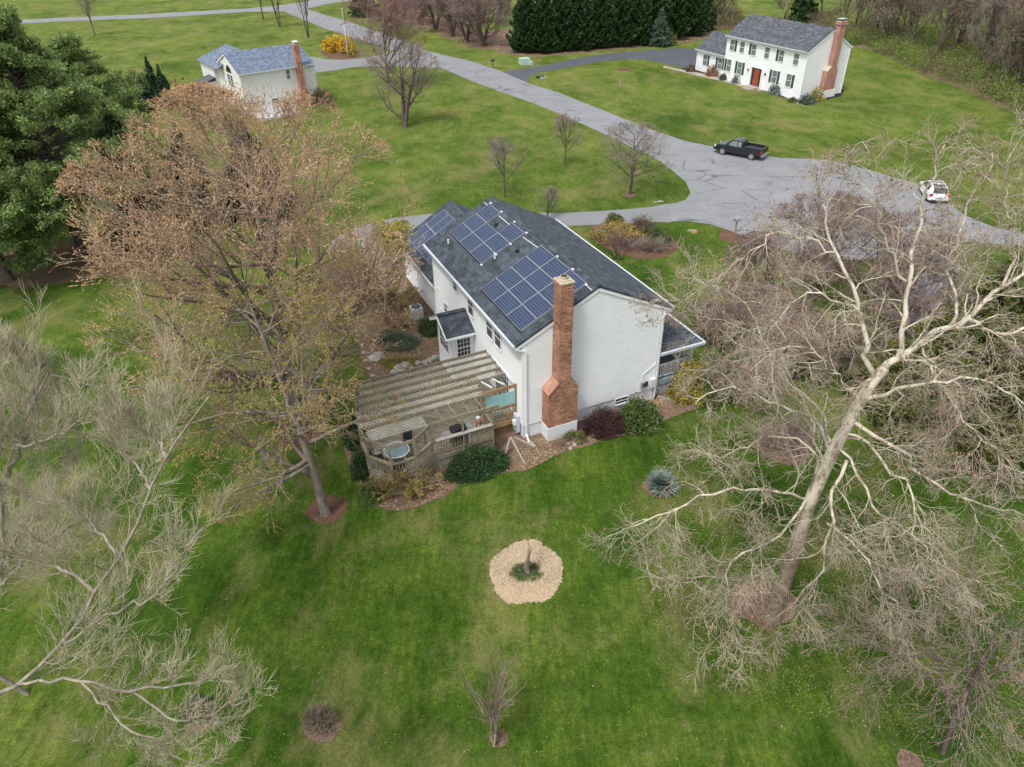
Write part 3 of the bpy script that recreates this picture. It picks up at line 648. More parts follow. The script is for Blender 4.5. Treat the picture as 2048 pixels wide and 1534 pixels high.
m.beam((-1.80, bt0 - bo, 3.07), (-1.80, tm, rzb - .14), .05, .17, 'white'); m.beam((-1.80, bt1 + bo, 3.07), (-1.80, tm, rzb - .14), .05, .17, 'white'); m.build('bay_trim', HZ)
window(HZ, lambda a, z, o: (a, bt0 - o - .02, z), -.72, 2.30, .78, 1.16, 4, 4, 'glass')
window(HZ, lambda a, z, o: (bs - o - .02, a, z), 7.72, 2.20, 1.35, 1.1, 3, 4, 'glass')
# porch
m = MB(); pe, pt, po = 3.05, 4.45, 11.05
m.face([(W_ + .03, .0, pe), (po, .0, pe), (W_ + .03, 2.7, pt)], 'shingle')
m.face([(po, .0, pe), (po, 13.2, pe), (W_ + .03, 13.2, pt), (W_ + .03, 2.7, pt)], 'shingle')
m.face([(W_ + .03, .0, pe - .06), (po, .0, pe - .06), (po, 13.2, pe - .06), (W_ + .03, 13.2, pe - .06)], 'white')
m.build('porch_roof', HZ)
m = MB(); m.box(W_ + .03, po + .12, -.14, -.005, pe - .13, pe + .01, 'gutter'); m.box(po + .005, po + .14, .0, 13.2, pe - .13, pe + .01, 'gutter')
m.box(W_ + .03, po - .02, .10, .22, pe - .30, pe - .07, 'white'); m.box(po - .2, po - .08, .23, 13.1, pe - .30, pe - .07, 'white'); m.build('porch_gutter', HZ)
MB().box(W_ + .02, 10.8, .30, 13.0, .92, 1.05, 'porchfloor').build('porch_floor', HZ)
m = MB(); m.box(W_ + .02, 10.8, .22, .295, .72, 1.06, 'porchblue'); m.box(10.805, 10.88, .22, 13.0, .72, 1.06, 'porchblue'); m.build('porch_fascia', HZ)
for t_ in (.35, 4.5, 8.6, 12.8):
    m = MB(); m.box(10.62, 10.76, t_, t_ + .14, 1.05, pe - .06, 'white'); m.build('porch_post', HZ)
m = MB()
m.box(W_ + .05, 10.6, .38, .45, 1.90, 1.96, 'white'); m.box(W_ + .05, 10.6, .39, .44, 1.12, 1.17, 'white')
for i in range(20): q = W_ + .12 + i * .123; m.box(q, q + .035, .395, .432, 1.17, 1.90, 'white')
m.box(10.66, 10.73, .5, 12.8, 1.90, 1.96, 'white'); m.box(10.67, 10.72, .5, 12.8, 1.12, 1.17, 'white')
for i in range(100): q = .55 + i * .123; m.box(10.678, 10.713, q, q + .035, 1.17, 1.90, 'white')
m.build('porch_railing', HZ)
def lattice(mb, pf, a0, a1, b0, b1, sp_=.11, wd=.035, mat='lattice', th=.012):
    """diagonal strips clipped to a rectangle; pf(a,b,o)"""
    Wd, Ht = a1 - a0, b1 - b0
    for sg in (1, -1):
        k = -Ht
        while k < Wd:
            # line a = k + t (sg=1) or a = k + Ht - t
            t0, t1 = max(0, -k), min(Ht, Wd - k)
            if t1 - t0 > .05:
                if sg == 1: p, q = (k + t0, t0), (k + t1, t1)
                else: p, q = (k + t0, Ht - t0), (k + t1, Ht - t1)
                o = 0 if sg == 1 else th + .002; dx = wd * .7071
                P_ = [pf(a0 + x, b0 + y, oo) for oo in (o, o + th) for x, y in ((p[0] - dx / 2, p[1]), (p[0] + dx / 2, p[1]), (q[0] + dx / 2, q[1]), (q[0] - dx / 2, q[1]))]
                mb.hexa(P_, mat)
            k += sp_ * 1.414
m = MB(); lattice(m, lambda a, b, o: (a, .3 - o, b), W_ + .1, 10.7, .02, .72, .09, .04, 'white'); m.build('porch_lattice', HZ)
# meter and boxes on the gable
m = MB(); m.box(7.12, 7.34, -.16, -.03, 1.1, 1.5, 'alu'); m.cyl((7.23, -.17, 1.38), (7.23, -.26, 1.38), .09, 'glass', 12); m.box(7.42, 7.56, -.12, -.03, 1.15, 1.45, 'dark'); m.build('electric_meter', HZ)
MB().box(7.72, 8.02, -.18, -.03, 1.0, 1.55, 'cream').build('breaker_box', HZ)
m = MB(); m.box(-.24, -.05, .28, .72, .25, 1.3, 'gutter'); m.box(-.36, -.24, .38, .58, .7, .98, 'white'); m.build('utility_cabinet', HZ)
m = MB(); m.beam((7.24, -.06, 1.5), (7.24, -.06, 2.0), .03, .03, 'white'); m.beam((7.24, -.06, 2.0), (7.98, -.06, 2.5), .03, .03, 'white'); m.beam((7.98, -.06, 1.5), (7.98, -.06, EZ - .4), .03, .03, 'white'); m.build('service_conduit', HZ)

# ------------------------------------------------------------------ deck and pergola (same axes as the house)
HO = Vector((0.5355, 29.771, 0)); HR = 0.4172
def H(s, t, z=0): return (HO.x + s * math.cos(HR) - t * math.sin(HR), HO.y + s * math.sin(HR) + t * math.cos(HR), z)
DK = empty('deck', HO, HR); tag(DK, 'raised weathered wooden deck with railing and lattice skirt along the house', 'deck')
DZ = .95
outline = [(-.03, .72), (-1.85, .72), (-1.85, -.4), (-5.1, -.4), (-6.15, -1.15), (-7.35, -1.15), (-8.15, -.1), (-8.15, 1.1), (-7.4, 4.5), (-.03, 4.5)]
m = MB(); m.slab([(a, b, DZ) for a, b in outline], .05, 'wood_deck'); m.build('deck_floor', DK)
m = MB()
for i in range(len(outline) - 1):
    a, b = outline[i], outline[i + 1]
    if i == 0: continue
    m.beam((a[0], a[1], DZ - .18), (b[0], b[1], DZ - .18), .05, .25, 'wood')
m.beam((-.1, .7, DZ - .2), (-1.8, .7, DZ - .2), .05, .28, 'wood_new')
m.build('rim_joist', DK)
lat = MB(); rail = MB()
for i in range(0, 8):
    a = np.array(outline[i]); b = np.array(outline[i + 1]); L0 = np.linalg.norm(b - a); dd = (b - a) / L0; nn = np.array([dd[1], -dd[0]])
    if nn @ (a + b) * .5 < 0 and False: nn = -nn
    mt = 'wood_new' if i == 0 else 'lattice'
    lattice(lat, lambda x, z, o, a=a, dd=dd, nn=nn: (a[0] + dd[0] * x + nn[0] * o, a[1] + dd[1] * x + nn[1] * o, z), 0, L0, .02, DZ - .31, .10, .038, mt)
    mt = 'wood_new' if i == 0 else 'wood'
    inn = .06
    p = lambda x, z: (a[0] + dd[0] * x, a[1] + dd[1] * x, z)
    rail.beam(p(0, DZ + .92), p(L0, DZ + .92), .13, .04, mt); rail.beam(p(0, DZ + .82), p(L0, DZ + .82), .04, .08, mt); rail.beam(p(0, DZ + .12), p(L0, DZ + .12), .04, .08, mt)
    n_ = int(L0 / .14)
    for k in range(n_): x = (k + .5) * L0 / n_; rail.beam(p(x, DZ + .14), p(x, DZ + .8), .04, .04, mt)
lat.build('lattice_skirt', DK); rail.build('railing', DK)
m = MB(); m.box(-4.9, -1.9, -.58, -.36, DZ + .95, DZ + .99, 'wood_grey'); m.build('rail_shelf', DK)
m = MB(); m.box(-3.05, -1.9, -.47, -.44, DZ + .02, DZ + .8, 'wood'); m.build('solid_rail_panel', DK)
m = MB(); m.box(-1.72, -.12, .68, .70, DZ + .98, DZ + 1.75, 'teal'); m.build('wind_screen', DK)

PG = empty('pergola', HO, HR); tag(PG, 'grey weathered pergola with long rafters and lattice top over the deck', 'pergola')
PZ = 2.9
for (s_, t_) in ((-.08, .70), (-1.88, .70), (-1.88, -.42), (-3.45, -.42), (-5.1, -.42), (-5.15, .5), (-8.18, 1.1), (-8.15, -.1), (-7.35, -1.17), (-6.15, -1.17), (-7.42, 4.45), (-1.7, 1.75)):
    m = MB(); new = s_ > -.2
    m.box(s_ - .045, s_ + .045, t_ - .045, t_ + .045, DZ - .9 if s_ not in (-5.15, -1.7) else DZ, PZ + (.15 if new else 0), 'wood_new' if new else 'wood'); m.build('post', PG)
rows = [(-.12, 4.45, -7.45), (-.12, 3.85, -7.6), (-.12, 3.2, -7.8), (-.12, 2.55, -8.0), (-.12, 1.9, -8.2), (-1.6, 1.25, -8.3), (-1.6, .62, -8.3)]
for a, t_, b in rows:
    m = MB(); m.beam((a, t_, PZ + .07), (b, t_, PZ + .07), .05, .17, 'wood'); m.build('rafter', PG)
m = MB(); m.beam((-1.5, -.42, PZ), (-5.2, -.42, PZ), .05, .2, 'wood'); m.build('beam', PG)
m = MB(); m.beam((-.02, .70, PZ + .1), (-2.0, .70, PZ + .1), .06, .2, 'wood_new'); m.build('beam', PG)
m = MB(); m.beam((-.06, 1.1, PZ - .03), (-.06, 4.6, PZ - .03), .06, .18, 'gutter'); m.build('ledger', PG)
m = MB(); m.beam((-7.5, 4.7, PZ - .06), (-8.2, 1.1, PZ - .06), .06, .18, 'wood'); m.build('beam', PG)
oc = [(-5.1, -.42), (-6.15, -1.17), (-7.35, -1.17), (-8.17, -.1), (-8.2, 1.1)]
for i in range(4):
    m = MB(); m.beam(oc[i] + (PZ - .02,), oc[i + 1] + (PZ - .02,), .05, .18, 'wood'); m.build('octagon_beam', PG)
for q in (-2.4, -3.1, -3.8, -4.5):
    m = MB(); m.beam((q, .6, PZ + .1), (q + .1, -.45, PZ + .02), .04, .09, 'wood'); m.build('short_rafter', PG)
for q in ((-1.88, -.42, 1), (-5.1, -.42, -1), (-3.45, -.42, 1)):
    m = MB(); m.beam((q[0], q[1] + .03, PZ - .5), (q[0] - q[2] * .45, q[1] + .03, PZ - .1), .04, .09, 'wood'); m.build('knee_brace', PG)
m = MB(); m.beam((-.5, 1.1, PZ + .02), (-.9, 1.9, PZ + .02), .04, .08, 'white'); m.beam((-1.2, 1.1, PZ + .02), (-1.5, 1.9, PZ + .02), .04, .08, 'white'); m.build('cross_brace', PG)
for i in range(6):
    a, t1, b = rows[i]; a2, t0, b2 = rows[i + 1]
    m = MB(); lattice(m, lambda x, y, o: (x, y, PZ - .03 - o), max(b, b2) + .15, min(a, a2) - .05 - (.0 if i < 4 else .1), t0 + .04, t1 - .04, .135, .058); m.build('lattice_panel', PG)
m = MB(); lattice(m, lambda x, y, o: (x, y, PZ - .03 - o), -8.0, -5.2, -.35, .55, .135, .058); m.build('lattice_panel', PG)

# things on the deck
GR_ = empty('gas_grill', H(-3.55, .05, DZ), HR + .12); tag(GR_, 'black lidded gas grill with grey side shelves on the deck', 'grill')
m = MB(); m.box(-.35, .35, -.25, .25, .35, .78, 'dark'); m.build('firebox', GR_)
prof = [(-.27, .80), (.27, .80), (.25, .98), (.12, 1.12), (-.12, 1.12), (-.25, .98)]
m = MB(); m.prism(prof, 'x', -.36, .36, 'black'); m.build('lid', GR_, bevel=.015)
for s_ in (-1, 1): MB().box(s_ * .38, s_ * .78, -.25, .25, .74, .79, 'alu').build('side_shelf', GR_)
for a in (-1, 1):
    for b in (-1, 1): MB().box(a * .32 - .02, a * .32 + .02, b * .22 - .02, b * .22 + .02, 0, .35, 'dark').build('leg', GR_)
T_ = empty('patio_table', H(-6.75, .0, DZ), HR); tag(T_, 'round glass patio table with white rim in the octagonal deck end', 'table')
m = MB(); m.cyl((0, 0, .70), (0, 0, .715), .60, 'tableglass', 32); m.build('table_top', T_)
me_ = MB()
for i in range(32):
    a = 2 * math.pi * i / 32; b = 2 * math.pi * (i + 1) / 32; me_.beam((.61 * math.cos(a), .61 * math.sin(a), .71), (.61 * math.cos(b), .61 * math.sin(b), .71), .035, .035, 'white')
me_.build('rim', T_)
for i in range(4):
    a = math.pi / 4 + i * math.pi / 2; MB().beam((.5 * math.cos(a), .5 * math.sin(a), 0), (.4 * math.cos(a), .4 * math.sin(a), .70), .035, .035, 'white').build('leg', T_)
def chair(s_, t_, face, label):
    c = empty('patio_chair', H(s_, t_, DZ), HR + face); tag(c, label, 'chair', 'chairs round the glass patio table')
    MB().box(-.24, .24, -.22, .24, .40, .44, 'dark').build('seat', c); MB().hexa([(-.24, -.26, .46), (.24, -.26, .46), (.24, -.22, .46), (-.24, -.22, .46), (-.24, -.38, .98), (.24, -.38, .98), (.24, -.34, .98), (-.24, -.34, .98)], 'dark').build('backrest', c)
    for x in (-.22, .22):
        for y in (-.2, .22): MB().beam((x, y, 0), (x, y, .40), .03, .03, 'white').build('leg', c)
chair(-7.65, .15, -math.pi / 2, 'dark patio chair on the side of the glass table away from the house')
chair(-6.95, -.80, 0, 'dark patio chair at the outer railing beyond the glass table')
chair(-6.1, .62, math.pi * .8, 'dark patio chair between the glass table and the house')
m = MB(); m.cyl((0, 0, 0), (0, 0, .45), .15, 'pvc', 12); m.cyl((0, 0, .45), (0, 0, .56), .07, 'teal', 10)
o = m.build('gas_bottle'); o.location = H(-3.0, -.22, DZ); tag(o, 'white gas bottle standing behind the deck railing beside the grill', 'gas bottle')
for i, (x, y) in enumerate(((-2.55, .05), (-2.3, .12))):
    m = MB(); m.cyl((0, 0, 0), (0, 0, .9 + .1 * i), .035, 'rust', 8); m.cyl((0, 0, .9 + .1 * i), (0, 0, 1.0 + .1 * i), .12, 'rust', 10, .05); o = m.build('torch'); o.location = H(x, y, DZ)
    tag(o, ['shorter rusty garden torch leaning by the deck shelf', 'taller rusty garden torch nearest the deck corner post'][i], 'torch')
m = MB(); m.cyl((0, 0, 0), (0, 0, .5), .04, 'pvc', 10); m.cyl((0, 0, .5), (0, 0, .56), .11, 'pvc', 12); o = m.build('solar_light'); o.location = H(-2.15, .9, DZ); tag(o, 'white mushroom shaped solar light standing on the deck boards', 'light')
m = MB(); m.cyl((0, 0, 0), (0, 0, .32), .28, 'teal', 14, .34); o = m.build('planter'); o.location = H(-1.0, 1.2, DZ); tag(o, 'round teal planter behind the wind screen near the house', 'planter')

# air conditioner
AC = empty('air_conditioner', H(-.95, 14.9), HR); tag(AC, 'square beige air conditioner with round top fan beside the house', 'air conditioner')
MB().box(-.45, .45, -.45, .45, 0, .08, 'stone').build('pad', AC); MB().box(-.38, .38, -.38, .38, .08, .82, 'gutter').build('case', AC, bevel=.03)
m = MB(); m.cyl((0, 0, .82), (0, 0, .835), .31, 'dark', 24); m.cyl((0, 0, .835), (0, 0, .86), .08, 'alu', 10)
for i in range(8): a = i * math.pi / 4; m.beam((.08 * math.cos(a), .08 * math.sin(a), .845), (.31 * math.cos(a), .31 * math.sin(a), .845), .012, .012, 'alu')
m.build('fan_grille', AC)

# A-frame timbers and garden odds and ends
AF = empty('timber_frame', H(-1.0, -.75), HR); tag(AF, 'grey leaning timber legs bolted in an A shape beside the deck corner', 'timber frame')
ap = (0, .12, .9)
for q in ((.2, -1.1, 0), (-.45, -.15, 0), (-.35, .0, 0)): MB().beam(q, ap, .09, .09, 'wood_grey').build('leg', AF)
m = MB(); m.beam(H(-.42, .25, .05), H(.25, -.95, .05), .1, .1, 'wood_grey'); m.beam(H(.25, -.95, .052), H(.15, -.2, .052), .1, .1, 'wood_grey'); o = m.build('landscape_timber'); tag(o, 'pale landscape timbers lying in a wedge at the house corner', 'timber')
m = MB(); m.beam(H(8.45, .1, .06), H(9.3, -1.0, .04), .1, .12, 'wood_grey'); o = m.build('landscape_timber'); tag(o, 'tan landscape timber lying in the bed below the porch corner', 'timber')
m = MB(); m.cyl((0, 0, 0), (0, 0, .42), .16, 'clay', 14, .19); m.cyl((0, 0, .42), (0, 0, .425), .14, 'black', 12); o = m.build('clay_pot'); o.location = G(747, 702); tag(o, 'tan clay chimney pot standing in the garden bed behind the pergola', 'pot')
rg = np.random.default_rng(5)
def rock(x, y, r, lab, grp=None, flat_=.6):
    bm = bmesh.new(); bmesh.ops.create_icosphere(bm, subdivisions=2, radius=r)
    for v in bm.verts: v.co *= rg.uniform(.82, 1.15); v.co.z *= flat_
    me = bpy.data.meshes.new('rock'); bm.to_mesh(me); bm.free(); me.materials.append(M['stone']); o = link('rock', me, None, (x, y, r * flat_ * .4)); o.rotation_euler = (0, 0, rg.uniform(0, 6)); tag(o, lab, 'rock', grp)
for i, (u, v) in enumerate(((798, 738), (812, 733), (824, 738), (836, 728), (850, 727), (862, 722), (872, 716), (884, 718), (806, 748), (790, 748), (842, 738))):
    g_ = G(u, v); rock(g_[0], g_[1], rg.uniform(.2, .38), 'grey fieldstone in the low stone row just behind the pergola', 'stones edging the garden behind the pergola')
g_ = G(754, 716); rock(g_[0], g_[1], .55, 'large flat grey boulder beside the tan pot in the garden bed', flat_=.35)
for i, (u, v) in enumerate(((1136, 889), (1149, 890), (1156, 886), (1141, 898))):
    g_ = G(u, v); rock(g_[0], g_[1], .13, 'small round stone in the bed at the foot of the chimney', 'stones at the foot of the chimney', .8)
for i, (u, v) in enumerate(((726, 690), (728, 705), (732, 722), (738, 738), (745, 752), (716, 672), (712, 664))):
    g_ = G(u, v); rock(g_[0], g_[1], .16, 'small pale edging stone along the lawn side of the garden bed', 'edging stones of the garden bed', .5)

# ------------------------------------------------------------------ far house
FH = empty('white_colonial_house', (38.57, 99.49, 0), 0.479); tag(FH, 'white two storey colonial house across the road with dark shutters and red door', 'house')
FW0, FL, FE, FR, WL = 7.6, 14.9, 5.95, 8.35, 7.0
m = MB(); m.box(0, FW0, 0, FL, 0, FE, 'siding'); m.prism([(0, FE), (FW0, FE), (FW0 / 2, FR - .16)], 'y', 0, FL, 'siding'); m.build('wall', FH)
gable_roof(FH, FW0, 0, FL, FE, FR, .3, .12, 'shingle_far', ridge=False)
m = MB(); m.box(.8, 6.6, FL + .01, FL + WL, 0, 3.0, 'siding'); m.prism([(.8, 3.0), (6.6, 3.0), (3.7, 5.0)], 'y', FL + .01, FL + WL, 'siding'); m.build('garage_wall', FH)
gable_roof(FH, 5.8, FL + .13, FL + WL, 3.05, 5.25, .3, .12, 'shingle_far', s0=.8, ridge=False, name='garage_roof')
fw = lambda a, z, o: (-o, a, z)
gwf = lambda a, z, o: (.8 - o, a, z)
def shutter(parent, pf, a, z, h, w0=.38):
    m = MB(); m.hexa([pf(a - w0 / 2, z - h / 2, .01), pf(a + w0 / 2, z - h / 2, .01), pf(a + w0 / 2, z - h / 2, .05), pf(a - w0 / 2, z - h / 2, .05), pf(a - w0 / 2, z + h / 2, .01), pf(a + w0 / 2, z + h / 2, .01), pf(a + w0 / 2, z + h / 2, .05), pf(a - w0 / 2, z + h / 2, .05)], 'shutter'); m.build('shutter', parent)
# positions along the front, t=0 at the right corner
up = [(1.75, ''), (4.35, 'L'), (6.95, ''), (9.45, 'L'), (11.75, ''), (13.75, 'R')]
for t_, sh in up:
    window(FH, fw, t_, 4.75, .85, 1.35, 2, 4, 'greenglass')
    if sh == 'L': shutter(FH, fw, t_ + .72, 4.75, 1.4)
    if sh == 'R': shutter(FH, fw, t_ - .72, 4.75, 1.4)
for t_, sh in ((2.35, 'R'), (4.95, 'LR'), (11.65, 'LR'), (13.85, 'L')):
    window(FH, fw, t_, 2.05, .85, 1.55, 2, 4, 'greenglass')
    if 'L' in sh: shutter(FH, fw, t_ + .72, 2.05, 1.6)
    if 'R' in sh: shutter(FH, fw, t_ - .72, 2.05, 1.6)
for t_, sh in ((FL + 1.7, 'LR'), (FL + 5.0, 'R')):
    window(FH, gwf, t_, 1.75, .9, 1.45, 2, 4, 'greenglass')
    if 'L' in sh: shutter(FH, gwf, t_ + .72, 1.75, 1.5)
    if 'R' in sh: shutter(FH, gwf, t_ - .72, 1.75, 1.5)
m = MB(); m.box(-.08, -.01, 7.25, 9.1, .35, 2.55, 'dark'); m.box(-.13, -.08, 7.65, 8.7, .35, 2.45, 'door_red'); m.box(-.12, -.08, 7.3, 7.58, .4, 2.4, 'glass'); m.box(-.12, -.08, 8.77, 9.05, .4, 2.4, 'glass'); m.build('front_door', FH)
m = MB(); m.prism([(7.0, 2.62), (9.35, 2.62), (8.18, 3.3)], 'x', -.22, -.01, 'white'); m.box(-.2, -.01, 7.02, 7.22, .1, 2.62, 'white'); m.box(-.2, -.01, 9.13, 9.33, .1, 2.62, 'white'); m.build('door_pediment', FH)
m = MB(); m.box(-1.3, -.23, 7.2, 9.2, 0, .3, 'path'); m.box(-1.75, -1.3, 7.4, 9.0, 0, .15, 'path'); m.build('front_step', FH)
for t_ in (6.6, 9.9): MB().box(-.16, -.01, t_ - .07, t_ + .07, 1.95, 2.25, 'dark').build('wall_lamp', FH)
m = MB(); m.box(3.35, 5.25, -.75, -.01, .9, 3.3, 'brick_far'); m.hexa([(3.35, -.75, 3.3), (5.25, -.75, 3.3), (5.25, -.01, 3.3), (3.35, -.01, 3.3), (4.0, -.75, 3.75), (4.95, -.75, 3.75), (4.95, -.01, 3.75), (4.0, -.01, 3.75)], 'brick_far')
m.box(4.0, 4.95, -.75, -.01, 3.75, 9.1, 'brick_far'); m.box(3.9, 5.05, -.85, .08, 8.75, 9.1, 'brick_far'); fc = m.build('chimney', FH)
m = MB(); m.box(4.0, 4.95, -.7, -.05, 9.1, 9.2, 'cap'); m.box(4.05, 4.9, -.62, -.12, 9.2, 9.38, 'dark'); m.box(3.95, 5.0, -.72, -.02, 9.38, 9.45, 'utility'); m.build('chimney_cap', fc); m = MB(); m.slab([(3.3, -.79, 3.32), (4.0, -.79, 3.86), (4.0, -.005, 3.86), (3.3, -.005, 3.32)], .08, 'cap'); m.build('chimney_shoulder', fc)
MB().box(3.2, 5.6, -.82, -.01, 0, .9, 'siding').build('chimney_base', fc)
for b_ in ((-.06, .06, -.06, .06), (FW0 - .04, FW0 + .08, -.08, 0), (-.04, .04, FL - .12, FL - .02)): MB().box(*b_, 0, FE - .1, 'white').build('corner_board', FH)

# ------------------------------------------------------------------ left house
LH = empty('cream_house', (-25.55, 102.95, 0), math.radians(126.4)); tag(LH, 'cream house with blue grey roof and brick chimney behind the budding maples', 'house')
m = MB(); m.box(0, 8.7, 0, 9.9, 0, 5.0, 'cream'); m.prism([(0, 5.0), (8.7, 5.0), (4.35, 6.75)], 'y', 0, 9.9, 'cream'); m.build('wall', LH)
gable_roof(LH, 8.7, 0, 9.9, 5.0, 6.9, .3, .15, 'shingle_blue', ridge=False)
m = MB(); m.box(8.7, 14.3, 4.6, 10.4, 0, 4.8, 'cream'); m.build('wing_wall', LH)
m = MB(); rr_ = 6.9
m.face([(6.0, 4.2, 4.75), (14.7, 4.2, 4.75), (10.4, 7.5, rr_), (4.35, 7.5, rr_)][::1], 'shingle_blue'); m.face([(14.7, 4.2, 4.75), (14.7, 10.8, 4.75), (10.4, 7.5, rr_)], 'shingle_blue'); m.face([(14.7, 10.8, 4.75), (6.0, 10.8, 4.75), (4.35, 7.5, rr_), (10.4, 7.5, rr_)], 'shingle_blue'); m.build('wing_roof', LH)
m = MB(); m.box(8.8, 11.2, 10.42, 12.2, 0, 2.8, 'cream'); m.build('porch_wall', LH)
m = MB(); m.slab([(8.6, 10.42, 3.3), (8.6, 12.5, 2.75), (11.4, 12.5, 2.75), (11.4, 10.42, 3.3)], .1, 'shingle_far'); m.build('porch_roof', LH)
gl = lambda a, z, o: (a, 9.9 + o, z)
window(LH, gl, 3.3, 3.6, .8, 1.5, 2, 4, 'glass'); window(LH, gl, 4.4, 3.6, .8, 1.5, 2, 4, 'glass')
m = MB(); m.prism([(2.9, 4.6), (4.8, 4.6), (4.5, 5.2), (3.85, 5.5), (3.2, 5.2)], 'y', 9.91, 9.96, 'glass'); m.build('arched_window', LH)
lw_ = lambda a, z, o: (-o, a, z)
window(LH, lw_, 3.6, 4.1, .5, 1.1, 1, 2, 'greenglass'); window(LH, lw_, 5.9, 1.2, .9, .5, 2, 2, 'glass')
m = MB(); m.hexa([(-.75, 1.35, .1), (-.01, 1.35, .1), (-.01, 2.95, .1), (-.75, 2.95, .1), (-.75, 1.4, 1.6), (-.01, 1.4, 1.6), (-.01, 2.9, 1.6), (-.75, 2.9, 1.6)], 'brick')
m.hexa([(-.75, 1.4, 1.6), (-.01, 1.4, 1.6), (-.01, 2.9, 1.6), (-.75, 2.9, 1.6), (-.75, 1.75, 2.3), (-.01, 1.75, 2.3), (-.01, 2.45, 2.3), (-.75, 2.45, 2.3)], 'brick', (0, 1))
m.box(-.75, -.01, 1.75, 2.45, 2.3, 7.6, 'brick'); lc = m.build('chimney', LH)
m = MB(); m.box(-.65, -.1, 1.85, 2.35, 7.6, 7.85, 'cap'); m.box(-.72, -.03, 1.8, 2.4, 7.85, 7.95, 'white'); m.build('chimney_cap', lc)
m = MB(); m.box(.9, 3.4, -.55, -.01, 1.9, 4.7, 'siding'); m.build('oriel_wall', LH)
m = MB(); m.box(-4.2, -.02, 4.2, 9.5, 0, .25, 'gutter'); m.build('back_terrace', LH)
MB().box(-.12, -.03, .25, .35, .1, 4.8, 'white').build('downspout', LH)

# ------------------------------------------------------------------ vehicles
def wheel(parent, x, y, r, wd, side):
    t = MB(); t.cyl((x, y - wd / 2, r), (x, y + wd / 2, r), r, 'tyre', 24); o = t.build('wheel', parent, bevel=0, smooth=False)
    q = MB(); yo = y + side * (wd / 2 + .004); q.cyl((x, yo - side * .03, r), (x, yo, r), r * .62, 'dark', 20)
    for i in range(6):
        a = i * math.pi / 3; q.beam((x, yo + side * .012, r), (x + r * .6 * math.cos(a), yo + side * .012, r + r * .6 * math.sin(a)), .085, .03, 'rim', (0, 1, 0))
    for i in range(20):
        a, b = 2 * math.pi * i / 20, 2 * math.pi * (i + 1) / 20
        q.beam((x + r * .62 * math.cos(a), yo + side * .01, r + r * .62 * math.sin(a)), (x + r * .62 * math.cos(b), yo + side * .01, r + r * .62 * math.sin(b)), .04, .03, 'rim', (0, 1, 0))
    q.build('rim', o)
def loft(parent, name, secs, mat, bevel=.03, smooth=False):
    """secs: list of (x, half width bottom, half width top, z bottom, z top)"""
    bm = bmesh.new(); rings = []
    for x, wb, wt, zb, zt in secs:
        rings.append([bm.verts.new(p) for p in ((x, -wb, zb), (x, wb, zb), (x, wt, zt), (x, -wt, zt))])
    for a, b in zip(rings[:-1], rings[1:]):
        for i in range(4): bm.faces.new((a[i], a[(i + 1) % 4], b[(i + 1) % 4], b[i]))
    bm.faces.new(rings[0][::-1]); bm.faces.new(rings[-1]); bmesh.ops.recalc_face_normals(bm, faces=bm.faces)
    if bevel: bmesh.ops.bevel(bm, geom=list(bm.edges), offset=bevel, segments=3, affect='EDGES', profile=.6)
    for f in bm.faces: f.smooth = smooth
    me = bpy.data.meshes.new(name); bm.to_mesh(me); bm.free(); me.materials.append(M[mat]); return link(name, me, parent)
TR = empty('pickup_truck', (24.6, 76.75, 0), math.atan2(2.0, -2.5)); tag(TR, 'black extended cab pickup truck with silver wheels parked on the cul-de-sac', 'pickup truck')
loft(TR, 'body', [(-2.6, .86, .84, .50, 1.02), (-.35, .90, .88, .38, 1.06), (-.3, .90, .88, .38, 1.06), (1.3, .90, .86, .38, 1.10), (2.25, .88, .80, .40, 1.02), (2.62, .78, .70, .42, .85)], 'truck', .05)
loft(TR, 'cab', [(-.42, .84, .66, 1.02, 1.62), (-.1, .85, .70, 1.02, 1.70), (.62, .85, .70, 1.02, 1.68), (1.45, .84, .80, 1.02, 1.08)], 'truck', .04)
m = MB()
for s_ in (-1, 1):
    m.hexa([(.10, s_ * .835, 1.10), (1.10, s_ * .842, 1.12), (.62, s_ * .712, 1.58), (.12, s_ * .715, 1.60), (.10, s_ * .86, 1.10), (1.10, s_ * .865, 1.12), (.62, s_ * .735, 1.58), (.12, s_ * .737, 1.60)], 'greenglass')
    m.hexa([(-.33, s_ * .835, 1.12), (.02, s_ * .837, 1.12), (.02, s_ * .715, 1.58), (-.30, s_ * .70, 1.56), (-.33, s_ * .86, 1.12), (.02, s_ * .86, 1.12), (.02, s_ * .737, 1.58), (-.30, s_ * .722, 1.56)], 'greenglass')
m.hexa([(.70, -.62, 1.62), (.70, .62, 1.62), (1.36, .72, 1.13), (1.36, -.72, 1.13), (.74, -.62, 1.67), (.74, .62, 1.67), (1.40, .72, 1.17), (1.40, -.72, 1.17)], 'glass')
m.box(-.47, -.42, -.55, .55, 1.15, 1.5, 'glass'); m.build('window', TR)
m = MB(); m.box(-2.52, -.52, -.70, .70, 1.05, 1.07, 'black')
for s_ in (-1, 1): m.box(-2.6, -.48, s_ * .72, s_ * .88, 1.03, 1.27, 'truck')
m.box(-2.62, -2.53, -.88, .88, .8, 1.28, 'truck'); m.box(-.52, -.46, -.72, .72, 1.03, 1.3, 'truck'); m.build('cargo_bed', TR)
m = MB()
for s_ in (-1, 1): m.box(2.44, 2.60, s_ * .50, s_ * .76, .72, .90, 'clearlens'); m.build('headlight', TR); m = MB()
for s_ in (-1, 1): m = MB(); m.box(-2.645, -2.5, s_ * .78, s_ * .905, .72, 1.08, 'redlens'); m.build('tail_light', TR)
MB().box(-2.78, -2.6, -.85, .85, .48, .62, 'alu').build('rear_bumper', TR); MB().box(2.58, 2.74, -.76, .76, .42, .64, 'truck').build('front_bumper', TR, bevel=.04)
